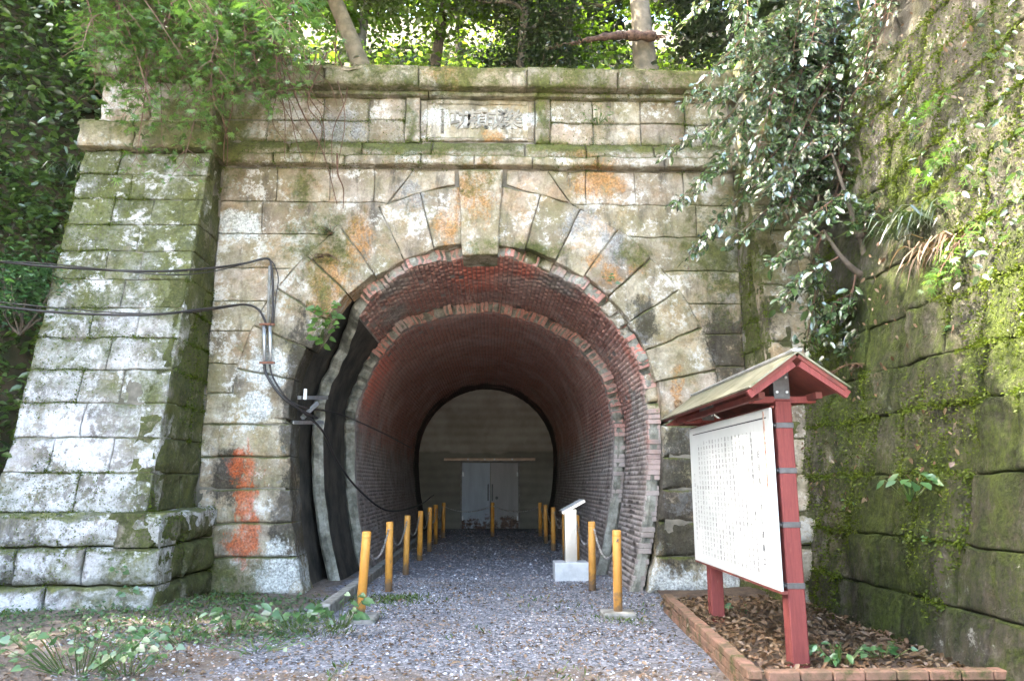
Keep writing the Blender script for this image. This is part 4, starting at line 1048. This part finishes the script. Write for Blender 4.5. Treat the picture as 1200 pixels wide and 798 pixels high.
for k in range(14):
    t_ = rsl.uniform(.05, .95); q = lp[0].lerp(lp[-1], t_) - b0 + Vector((0, 0, .06)); sp.tube([q, q + Vector((rsl.uniform(-.3, .1), rsl.uniform(-.15, .15), rsl.uniform(-.25, .3)))], [.014, .004], 4)
sp.build('splinters', M_logbark, log)['kind'] = 'stuff'

# out-of-view trees that dapple the sun, the last ones added for shade
GS = 'trees on the slope left of the portal'
for i, (b, c, Rr, k, n, l) in enumerate((((-10, 6.5, 4.2), (-9.5, 6.8, 13), (4.2, 3.6, 2), 18, 680, 'broad tree on the left slope reaching over the forecourt'),
                                       ((-13.5, 10, 8.6), (-12.5, 9.5, 14.5), (4.6, 3.8, 2), 18, 760, 'tall tree high on the left slope'),
                                       ((-10.5, 11.3, 9.5), (-5.0, 9.6, 12.6), (4.0, 2.6, 1.5), 18, 480, 'spreading maple above the left buttress'),
                                       ((-15, 5, 9), (-14.5, 4.5, 15), (4.4, 4, 2), 18, 760, 'tree farthest up the left slope'),
                                       ((8.5, 6.0, 9.5), (1.2, 7.0, 13.4), (4.2, 3.4, 1.3), 14, 480, 'unseen shade tree on the right slope stretching over the forecourt'),
                                       ((7.5, 8.0, 9.2), (5.2, 6.8, 11.6), (2.8, 3.4, 1.2), 14, 560, 'unseen shade tree leaning out over the retaining wall'),
                                       ((-17.5, 8.5, 12.5), (-16.8, 8.2, 16), (4.2, 4, 2), 18, 760, 'unseen shade tree on the upper left slope behind the others'))):
    rs = np.random.RandomState(40 + i)
    tree(l, [b, tuple(np.array(b) * .6 + np.array(c) * .4), c], .22, rcl(rs, c, Rr, k, 1.0, n), .2, M_forest2 if i == 2 else M_forest, M_bark, GS, 40 + i, per=20)

# boughs: leaves in flat layers along drooping twigs
def boughs(o, base, runs, rs, tmpl, size, mat, tw=.55, step=.12, r0=.02, nleaf=3, tilt=.35, twigs=True, bark=M_twig, down=.35):
    mb = MB(); L = []; Dn = []
    for s, e in runs:
        s, e = Vector(s) - base, Vector(e) - base
        pts = limb(mb, s, e, r0, .004, rs, .12, 5, -.05)
        Ltot = (e - s).length; d = (e - s).normalized(); side = d.cross(Vector((0, 0, 1))).normalized()
        for i in range(2, len(pts)):
            for sg in (-1, 1):
                l = tw * rs.uniform(.5, 1.1) * (1.2 - .5 * i / len(pts))
                q = pts[i] + (side * sg * rs.uniform(.5, 1) + d * rs.uniform(.3, .9) + Vector((0, 0, -down * rs.uniform(.3, 1.3)))).normalized() * l
                mb.tube([pts[i], pts[i].lerp(q, .5) + Vector((0, 0, .02)), q], [.005, .0035, .002], 4, False)
                m = max(2, int(l / step))
                for k in range(m):
                    c = pts[i].lerp(q, (k + 1) / m)
                    for z in range(nleaf):
                        L.append(c + Vector(rs.normal(0, .035, 3))); Dn.append((q - pts[i]).normalized() + Vector(rs.normal(0, .55, 3)))
    mb.build('branches', bark, o)['kind'] = 'stuff'
    L = np.array([tuple(p) for p in L]); Dn = np.array([tuple(p) for p in Dn]); n = len(L)
    up = np.stack([rs.normal(0, tilt, n), rs.normal(0, tilt, n) - .25, np.ones(n)], 1)
    scatter('leaves', tmpl[0], tmpl[1], L, frames(Dn, up), rs.uniform(size * .45, size * 1.35, n), mat, o)
    return o
rs = np.random.RandomState(8)
mb_ = at(170, -120, 9.6); mo = tag(empty('maple', mb_), 'green maple sprays hanging over the top of the left buttress', 'maple')
run = []
for (sx, sy, sY), (ex, ey, eY) in ((((120, -60, 9.8)), (150, 130, 9.2)), ((170, -60, 9.6), (190, 170, 9.0)), ((210, -50, 9.6), (235, 130, 9.0)), ((230, -60, 9.3), (275, 95, 8.6)), ((160, -60, 9.0), (135, 60, 8.6)), ((260, -60, 9.0), (335, 45, 8.5)), ((140, -40, 9.4), (215, 70, 8.6)), ((200, 20, 9.2), (160, 185, 8.9)), ((240, 30, 9.3), (215, 190, 9.0)), ((280, 20, 9.4), (300, 110, 8.9)), ((180, -60, 8.6), (255, 25, 8.0)), ((300, -60, 9.3), (380, 20, 8.8))):
    run.append((at(sx, sy, sY), at(ex, ey, eY)))
for k in range(26):
    sx = rs.uniform(110, 330); run.append((at(sx, rs.uniform(-70, 0), 9.3), at(sx + rs.uniform(-40, 50), rs.uniform(20, 130) - max(0, sx - 250) * .5, rs.uniform(8.0, 9.1))))
for k in range(8):
    sx = rs.uniform(290, 390); run.append((at(sx, rs.uniform(-80, -30), 9.4), at(sx + rs.uniform(-60, 10), rs.uniform(20, 110), rs.uniform(8.6, 9.4))))
boughs(mo, mb_, run, rs, MAPLE, .125, M_maple, tw=.5, nleaf=3, down=.5)
mb2 = at(300, -140, 4.6); m2 = tag(empty('maple', mb2), 'large bright maple leaves close to the camera at the top', 'maple')
boughs(m2, mb2, [(at(160, -100, 4.9), at(335, -88, 4.6)), (at(250, -90, 4.6), at(320, 22, 4.2)), (at(330, -90, 4.6), at(345, 5, 4.4)), (at(170, -80, 4.9), at(225, 12, 4.5))], rs, MAPLE, .13, M_maple, tw=.24, nleaf=3, step=.1, r0=.01)
# creeper stems hanging down the wall right of the maple
vo = tag(empty('creeper', at(360, 60, 10.2)), 'bare brown creeper stems hanging over the cornice beside the maple', 'creeper'); vb = vo.location.copy(); vm = MB()
for i in range(11):
    s = at(rs.uniform(265, 400), rs.uniform(20, 70), 10.1); e = at(rs.uniform(330, 405), rs.uniform(110, 215), 10.28)
    limb(vm, s - vb, e - vb, .012, .004, rs, .18, 5)
for (p, q) in (((268, 90), (262, 190)), ((262, 100), (266, 195)), ((300, 90), (255, 105)), ((310, 110), (380, 95)), ((395, 180), (402, 245)), ((330, 60), (395, 240))):
    limb(vm, at(*p, 10.05) - vb, at(*q, 10.2 if q[1] < 200 else 10.5) - vb, .016, .006, rs, .1, 5)
vm.build('stems', M_twig, vo, smooth=True)

# evergreen shrub at the right
cb = at(985, -30, 10.2); co = tag(empty('evergreen_shrub', cb), 'glossy evergreen shrub spilling over the right end of the cornice', 'shrub')
run = []
for (sx, sy, sY), (ex, ey, eY) in (((990, -20, 10), (880, 40, 9.3)), ((980, 0, 10), (850, 110, 9.2)), ((985, 20, 10), (900, 130, 9.0)), ((975, 60, 9.8), (840, 190, 9.2)), ((980, 80, 9.8), (870, 220, 9.0)), ((985, 100, 9.6), (930, 200, 8.8)), ((960, 140, 9.4), (800, 230, 9.3)), ((960, 150, 9.4), (815, 290, 9.3)), ((985, 160, 9.4), (920, 250, 8.8)), ((970, 180, 9.4), (870, 270, 9.0)), ((1000, 130, 9.4), (975, 240, 8.7)), ((960, -40, 10.2), (820, 10, 9.8)), ((980, -60, 9.9), (930, 60, 9.0)), ((950, 100, 9.8), (790, 170, 9.5))):
    run.append((at(sx, sy, sY), at(ex, ey, eY)))
for k in range(14):
    sx = rs.uniform(900, 1010); ex = sx - rs.uniform(20, 120); run.append((at(sx, rs.uniform(-50, 60), 9.8), at(ex, rs.uniform(40, 230), rs.uniform(8.7, 9.5))))
boughs(co, cb, run, rs, LEAF, .115, M_camellia, tw=.46, nleaf=4, step=.075, tilt=.55, r0=.016)
c2b = at(1042, 348, 8.35); c2 = tag(empty('evergreen_shrub', c2b), 'forked evergreen shrub rooted in the mossy retaining wall', 'shrub')
tm = MB(); 
for p in ([(1042, 348, 8.35), (1022, 325, 8.2), (1008, 280, 8.2), (990, 225, 8.4), (975, 180, 8.7)], [(1030, 335, 8.25), (1003, 318, 8.1), (985, 300, 8.1), (965, 270, 8.3)], [(1008, 280, 8.2), (1015, 220, 8.3), (1000, 150, 8.8)]):
    q = curve_pts([at(*k) - c2b for k in p], 5); tm.tube(q, list(np.linspace(.05, .015, len(q))), 8, False)
tm.build('trunk', M_bark, c2, smooth=True)
run = [(at(*p), at(*q)) for p, q in (((975, 180, 8.7), (905, 215, 8.5)), ((965, 270, 8.3), (910, 300, 8.3)), ((985, 300, 8.1), (925, 345, 8.3)), ((990, 225, 8.4), (940, 260, 8.2)), ((1000, 150, 8.8), (950, 170, 8.5)), ((1003, 318, 8.1), (970, 380, 8.2)), ((1008, 280, 8.2), (1030, 240, 7.9)), ((1022, 325, 8.2), (1005, 400, 8.1)), ((965, 270, 8.3), (945, 400, 8.5)))]
boughs(c2, c2b, run, rs, LEAF, .12, M_camellia, tw=.36, nleaf=3, step=.09, tilt=.6, r0=.012)
c4b = at(1060, -60, 8.0); c4 = tag(empty('evergreen_shrub', c4b), 'leafy shrub trailing down over the top of the retaining wall', 'shrub'); run = []
for k in range(20):
    sx = rs.uniform(985, 1190); Yk = 9.2 - (sx - 985) / 205 * 2.2; run.append((at(sx, rs.uniform(-80, -10) + (30 if sx < 1040 else 0), Yk), at(sx - rs.uniform(-10, 60), rs.uniform(30, 150) + (sx - 985) * .25, Yk - rs.uniform(.3, .6))))
boughs(c4, c4b, run, rs, LEAF, .10, M_camellia, tw=.36, nleaf=3, step=.08, tilt=.6, r0=.012)
c3b = at(1190, 60, 6.6); c3 = tag(empty('maple', c3b), 'bright green maple sprays before the top of the retaining wall', 'maple')
run = [(at(*p), at(*q)) for p, q in (((1230, 60, 6.8), (1085, 130, 6.7)), ((1230, 110, 6.6), (1095, 190, 6.5)), ((1240, 20, 7), (1100, 80, 7)), ((1230, 140, 6.4), (1140, 210, 6.2)), ((1240, -30, 6.6), (1150, 30, 6.6)), ((1230, 200, 6), (1100, 320, 6.2)))]
boughs(c3, c3b, run, rs, MAPLE, .125, M_maple, tw=.33, nleaf=3, step=.10, tilt=.5, r0=.01)

# grass-like tuft and ferns on the wall
def blades(name, root, n, L, rs, mat, label, cat, spread=.12, lean=(-.5, 0, 0), w=.016, group=None, dead=0):
    root = Vector(root); o = tag(empty(name, root), label, cat, group); v = []; f = []
    for i in range(n):
        a = rs.uniform(0, 2 * pi); l = L * rs.uniform(.5, 1.15); d = Vector((cos(a), sin(a), 0)) * rs.uniform(.2, 1) + Vector(lean); p = Vector((rs.normal(0, spread), rs.normal(0, spread), 0))
        s = Vector((-sin(a), cos(a), 0)) * w * rs.uniform(.6, 1.2); b = len(v)
        for k in range(5):
            t = k / 4; q = p + d * (l * t * .7) + Vector((0, 0, l * (1.0 * t - 1.15 * t * t)))
            ww = s * (1 - t ** 2 * .95); v += [tuple(q - ww), tuple(q + ww)]
        f += [(b + 2 * k, b + 2 * k + 1, b + 2 * k + 3, b + 2 * k + 2) for k in range(4)]
    obj('leaves', mesh('leaves', v, f), mat, o); return o
blades('grass_tuft', at(1095, 268, 6.9), 150, .75, rs, M_fdark, 'dark arching grass tuft growing from the retaining wall', 'grass tuft', .16, (-.6, 0, 0), .014)
blades('grass_tuft', at(1120, 290, 6.6), 80, .5, rs, M_litter, 'dead brown grass hanging below the dark tuft', 'grass tuft', .18, (-.55, 0, -.5), .014)
blades('grass_tuft', at(95, 215, 11), 90, .8, rs, M_fdark, 'dark grass tuft beside the left buttress', 'grass tuft', .2, (-.0, -.4, 0), .016)
def fern(root, n, L, rs, label, mat=M_herb, lean=(-.4, -.3, 0)):
    root = Vector(root); o = tag(empty('fern', root), label, 'fern'); Ps = []; Fs = []; Us = []; Sc = []; mb = MB()
    for i in range(n):
        a = rs.uniform(0, 2 * pi); d = (Vector((cos(a), sin(a), .3)) + Vector(lean)).normalized(); l = L * rs.uniform(.6, 1.1)
        pts = [d * (l * t) + Vector((0, 0, l * (.55 * t - .75 * t * t))) for t in np.linspace(0, 1, 9)]
        mb.tube(pts, [.004] * 9, 4, False); side = d.cross(Vector((0, 0, 1))).normalized()
        for k in range(1, 9):
            for sg in (-1, 1):
                Ps.append(tuple(pts[k])); Fs.append(tuple(side * sg + d * .5 - Vector((0, 0, .15)))); Us.append((0, -.3, 1)); Sc.append(l * .34 * (1.05 - k / 9))
    mb.build('stalks', M_twig, o); scatter('fronds', CARD[0] * (.7, 1, 1), CARD[1], np.array(Ps), frames(np.array(Fs), np.array(Us) + 0.), np.array(Sc), mat, o); return o
fern(at(388, 275, 10.5), 9, .34, rs, 'small green fern on the stones above the left of the arch')
fern(at(378, 300, 10.5), 8, .30, rs, 'dead brown fern hanging below the green one left of the arch', M_litter, (0, -.4, -.5))
fern(at(965, 440, 8.9), 10, .35, rs, 'reddish dying fern on the wall behind the notice board roof', M_litter, (-.5, -.3, -.3))
fern(at(1010, 430, 7.9), 8, .30, rs, 'reddish dying fern on the retaining wall right of the board roof', M_litter, (-.5, -.3, -.3))
fern(at(1120, 395, 6.5), 8, .35, rs, 'green fern on the retaining wall at the right edge')
# leafy herbs
def herb(root, n, size, spread, rs, label, tmpl=HEART, mat=M_herb, h=.18, cat='plant', name='leafy_plant', face=(0, -.6, 1), group=None, hang=0):
    root = Vector(root); o = tag(empty(name, root), label, cat, group); mb = MB(); P = []; F = []
    for i in range(n):
        a = rs.uniform(0, 2 * pi); q = sqrt(rs.rand()) * spread
        p = Vector((cos(a) * q, sin(a) * q * .7, h * rs.uniform(.35, 1.2) - hang * rs.rand()))
        mb.tube([(p.x * .4, p.y * .4, 0 if not hang else p.z * .5), (p.x * .8, p.y * .8, p.z * .7), tuple(p)], [.004, .003, .002], 4, False)
        P.append(tuple(p)); F.append((cos(a) + rs.normal(0, .3), sin(a) * .7 - .3, -.35 + rs.normal(0, .2)))
    mb.build('stems', M_grass, o)['kind'] = 'stuff'; n_ = len(P)
    up = np.array(face) + rs.normal(0, .3, (n_, 3))
    scatter('leaves', tmpl[0], tmpl[1], np.array(P), frames(np.array(F), up), rs.uniform(size * .55, size * 1.2, n_), mat, o); return o
gd = lambda x, y: at(x, y, Z=.08)
herb(gd(275, 738), 20, .15, .28, rs, 'broad-leaved plant at the foot of the orange-stained stones', LEAF, h=.22)
herb(gd(95, 785), 60, .085, .6, rs, 'heart-leaved plants massed at the foot of the left buttress', h=.26)
herb(gd(150, 788), 26, .08, .35, rs, 'heart-leaved plants at the bottom left, right of the larger mass', h=.16)
herb(gd(215, 752), 14, .09, .3, rs, 'scattered small leaves in the corner beside the buttress plinth', h=.12)
herb(gd(345, 735), 24, .10, .36, rs, 'leafy plant by the left jamb, behind the first bollard', h=.18)
herb(gd(395, 735), 22, .12, .28, rs, 'round-leaved plant touching the footing of the leaning bollard', h=.28)
herb(gd(300, 762), 22, .05, .5, rs, 'low weeds on the dirt left of the path', h=.08)
herb(at(140, 668, 8.66), 8, .08, .1, rs, 'tiny fern-like plant growing from the plinth joint', h=.05, hang=.1)
herb(at(152, 690, 8.66), 6, .08, .08, rs, 'tiny plant growing low on the buttress plinth', h=.05, hang=.1)
herb(at(380, 372, 10.42), 44, .13, .2, rs, 'bright ivy sprig hanging beside the dark hollow of the arch', mat=M_maple, h=.25, hang=.5, face=(0, -1.2, .5))
herb(at(1068, 580, 6.6), 15, .17, .25, rs, 'broad green leaves growing from the retaining wall', LEAF, h=.16, face=(-.5, -.7, .8))
herb(at(1095, 625, 6.5), 16, .06, .16, rs, 'tiny plants in the wall joint below the broad leaves', h=.06, hang=.15)
herb(at(985, 778, 5.9), 26, .085, .24, rs, 'small bright plant in the leaf litter beside the near post', LEAF, h=.13)
herb(at(1035, 770, 6.1), 18, .07, .22, rs, 'low green weeds at the foot of the retaining wall', h=.08)
herb(at(822, 725, 8.9), 34, .075, .26, rs, 'fresh green weeds at the far end of the brick-edged bed', LEAF, mat=M_grass, h=.14)
herb(at(865, 722, 8.6), 14, .07, .2, rs, 'few weeds behind the far post of the notice board', h=.1)
herb(at(712, 325, 10.45), 10, .07, .14, rs, 'small sprig on the voussoirs right of the keystone', h=.05, hang=.1, face=(0, -1, .5))
herb(at(700, 145, 10.4), 18, .11, .3, rs, 'bright green sprig above the string course right of the tablet', LEAF, mat=M_maple, h=.2)
herb(at(1010, 590, 8.0), 10, .07, .2, rs, 'small leaves on the dark moss of the retaining wall', h=.05, hang=.1)
# bushes at the left beyond the buttress
for i, (px, py, Y, r, m, l) in enumerate(((40, 120, 11.2, (.9, .7, 1.2), M_fdark, 'dark bush beside the top of the left buttress'), (30, 250, 10.6, (.7, .6, .9), M_forest, 'green bush on the slope left of the buttress'), (30, 340, 9.6, (.5, .5, .6), M_herb, 'leafy bush low on the slope at the left edge'), (85, 60, 11.6, (.8, .6, .9), M_fdark, 'dark leafy bush behind the buttress cap'))):
    p = at(px, py, Y); b = tag(empty('bush', p - Vector((0, 0, r[2]))), l, 'bush'); rr = np.random.RandomState(60 + i)
    P, _ = clump_leaves([((0, 0, r[2]), r, 900)], 15, rr, .14); lm = MB()
    for k in range(12): limb(lm, (0, 0, 0), tuple(P[rr.randint(len(P))]), .012, .004, rr, .2, 5)
    lm.build('stems', M_bark, b); foliage('leaves', P, rr, LEAF, .085, m, b)
# grass on the left verge and round the footings
def gfun(n, x0, x1, y0, y1, keep):
    x = nr.uniform(x0, x1, n); y = nr.uniform(y0, y1, n); k = keep(x, y); return x[k], y[k]
x, y = gfun(15000, -6.4, -1.2, 4.6, 10.5, lambda x, y: (fbm(np.stack([x, y, x * 0], -1) * 1.1 + 9, 3) + np.where((x < -2.0) & (y > 7.4), .2, -.25) > .12) & ~((x < -3.75) & (y > 8.75)))
x2, y2 = gfun(1500, -1.6, 2.2, 5.4, 10.2, lambda x, y: fbm(np.stack([x, y, x * 0], -1) * 1.6 + 3, 3) > .55)
x3 = np.concatenate([nr.normal(-1.15, .14, 260), nr.normal(1.45, .16, 120)]); y3 = np.concatenate([nr.normal(10.2, .12, 260), nr.normal(8.6, .14, 120)])
x = np.concatenate([x, x2, x3]); y = np.concatenate([y, y2, y3]); n = len(x)
P = np.stack([x, y, gz(x, y)], 1); a = nr.uniform(0, 2 * pi, n); F = np.stack([np.cos(a) * .7, np.sin(a) * .7, np.ones(n) * nr.uniform(.3, 1.2, n)], 1)
tag(scatter('grass', CARD[0] * (.35, 1, 1), CARD[1], P, frames(F, nr.normal(0, 1, (n, 3))), nr.uniform(.03, .085, n), M_grass), 'patchy short grass on the dirt verge left of the path', 'grass', kind='stuff')

# leaves clothing the left slope and the upper retaining wall
rl = np.random.RandomState(31); n = 22000
x = rl.uniform(-9.5, -6.0, n); y = rl.uniform(6.5, 13.5, n)
z = np.clip((-6.3 - x) * 1.25, -.2, 9) + np.clip((y - 9.2) * 3.2, 0, 7.5) * np.clip((-5.9 - x) / .5, 0, 1)
P = np.stack([x, y, z], 1) + rl.normal(0, .16, (n, 3)) + (.1, -.1, .15)
P = P[~((P[:, 0] > -6.0) & (P[:, 1] < 11.4))]
tag(foliage("ground_cover", P, rl, LEAF, .16, M_forest, None, 1.0), 'dark leafy ground cover on the slope left of the buttress', 'ground cover', kind='stuff')
n = 2600; yy = rl.uniform(4.2, 9.4, n); zz = rl.uniform(2.6, 7.6, n)
k = fbm(np.stack([yy, zz, yy * 0], -1) * .9 + 4, 3) + (zz - 5) * .12 + (yy - 7) * .1 > .25; yy, zz = yy[k], zz[k]; n = len(yy)
P = np.stack([XW + bat * zz - .06 - np.abs(rl.normal(0, .09, n)), yy, zz], 1)
tag(foliage('wall_creeper', P, rl, LEAF, .085, M_camellia, None, .9, droop=.8), 'small-leaved creeper clinging to the upper retaining wall', 'creeper', kind='stuff')
n = 900; yy = rl.uniform(4.6, 9.2, n); zz = rl.uniform(1.2, 7, n)
k = fbm(np.stack([yy, zz, yy * 0], -1) * 1.1 + 14, 3) > .2; yy, zz = yy[k], zz[k]; n = len(yy)
P = np.stack([XW + bat * zz - .05 - np.abs(rl.normal(0, .05, n)), yy, zz], 1)
tag(foliage('dead_leaves', P, rl, LEAF, .06, M_litter, None, .9, droop=1.2), 'dead brown leaves caught on the mossy retaining wall', 'dead leaves', kind='stuff')
# low ground cover on the left verge
n = 9000; x = rl.uniform(-6.5, -1.9, n); y = rl.uniform(5.2, 10.4, n)
k = (fbm(np.stack([x, y, x * 0], -1) * 1.2 + 21, 3) + np.where((y > 8.0 - .25 * np.abs(x + 4)) , .3, -.25) + np.where(x < -4.4, .25, 0) > .1) & ~((x < -3.7) & (y > 8.75)); x, y = x[k], y[k]
P = np.stack([x, y, gz(x, y) + np.abs(rl.normal(.02, .035, len(x)))], 1)
tag(foliage('ground_cover', P, rl, HEART, .042, M_herb, None, .45), 'low green ground cover on the dirt at the foot of the left buttress', 'ground cover', kind='stuff')

n = 26000; x = rl.uniform(-11, 9, n); y = 11.5 + 15 * rl.rand(n) ** 1.5
P = np.stack([x, y, 7.55 + np.clip(y - 11.4, 0, 60) * .72], 1) + np.abs(rl.normal(0, 1, (n, 3))) * (.1, .1, .35)
k = rl.rand(n) < .55 + .45 * fbm(P * .5, 2); P = P[k]; h = len(P) // 2
tag(foliage('hillside_brush', P[:h], rl, CARD, .20, M_forest2, None, .8), 'bright green brush covering the hillside behind the trees', 'brush', kind='stuff')
tag(foliage('hillside_brush', P[h:], rl, CARD, .20, M_fdark, None, .8), 'dark-leaved brush mixed in among the hillside trees', 'brush', kind='stuff')

# moss standing proud of the stones
def moss(matname, n, size, off, thr, label, stretch=(1, 1, 1), zmin=-1, gain=1.0, seed=1, up=0.):
    q = np.random.RandomState(seed); P = np.concatenate([a for a, b in SURF[matname]]); Nn = np.concatenate([b for a, b in SURF[matname]])
    k = (fbm(P * np.array(stretch) * .9 + off, 4) * gain + up * Nn[:, 2] > thr) & (P[:, 2] > zmin) & (P[:, 1] > 3.5); P, Nn = P[k], Nn[k]
    i = q.randint(0, len(P), n); P, Nn = P[i] + q.normal(0, .018, (n, 3)), Nn[i]
    F = Nn * q.uniform(.2, 1, (n, 1)) + q.normal(0, .55, (n, 3)) + (0, 0, -.25)
    o = scatter('moss', CARD[0] * (.8, 1, 1), CARD[1], P, frames(F, Nn + q.normal(0, .5, (n, 3))), q.uniform(size * .4, size * 1.2, n), M_mossleaf)
    return tag(o, label, 'moss', kind='stuff')
moss('mossy_retaining_wall_stone', 95000, .036, 3., .0, 'fuzzy green moss growing over the retaining wall', (1.2, 1.2, .6))
moss('weathered_portal_stone', 26000, .028, 9., .05, 'moss tufts along the ledges and joints of the portal', zmin=6.2, up=.5, seed=2)
moss('white_lichened_buttress_stone', 16000, .030, 5., .30, 'moss tufts scattered over the white buttress stones', up=.4, seed=3)
moss('mossy_shaded_return_stone', 14000, .032, 5., -.1, 'dark moss on the return face of the buttress', seed=4)
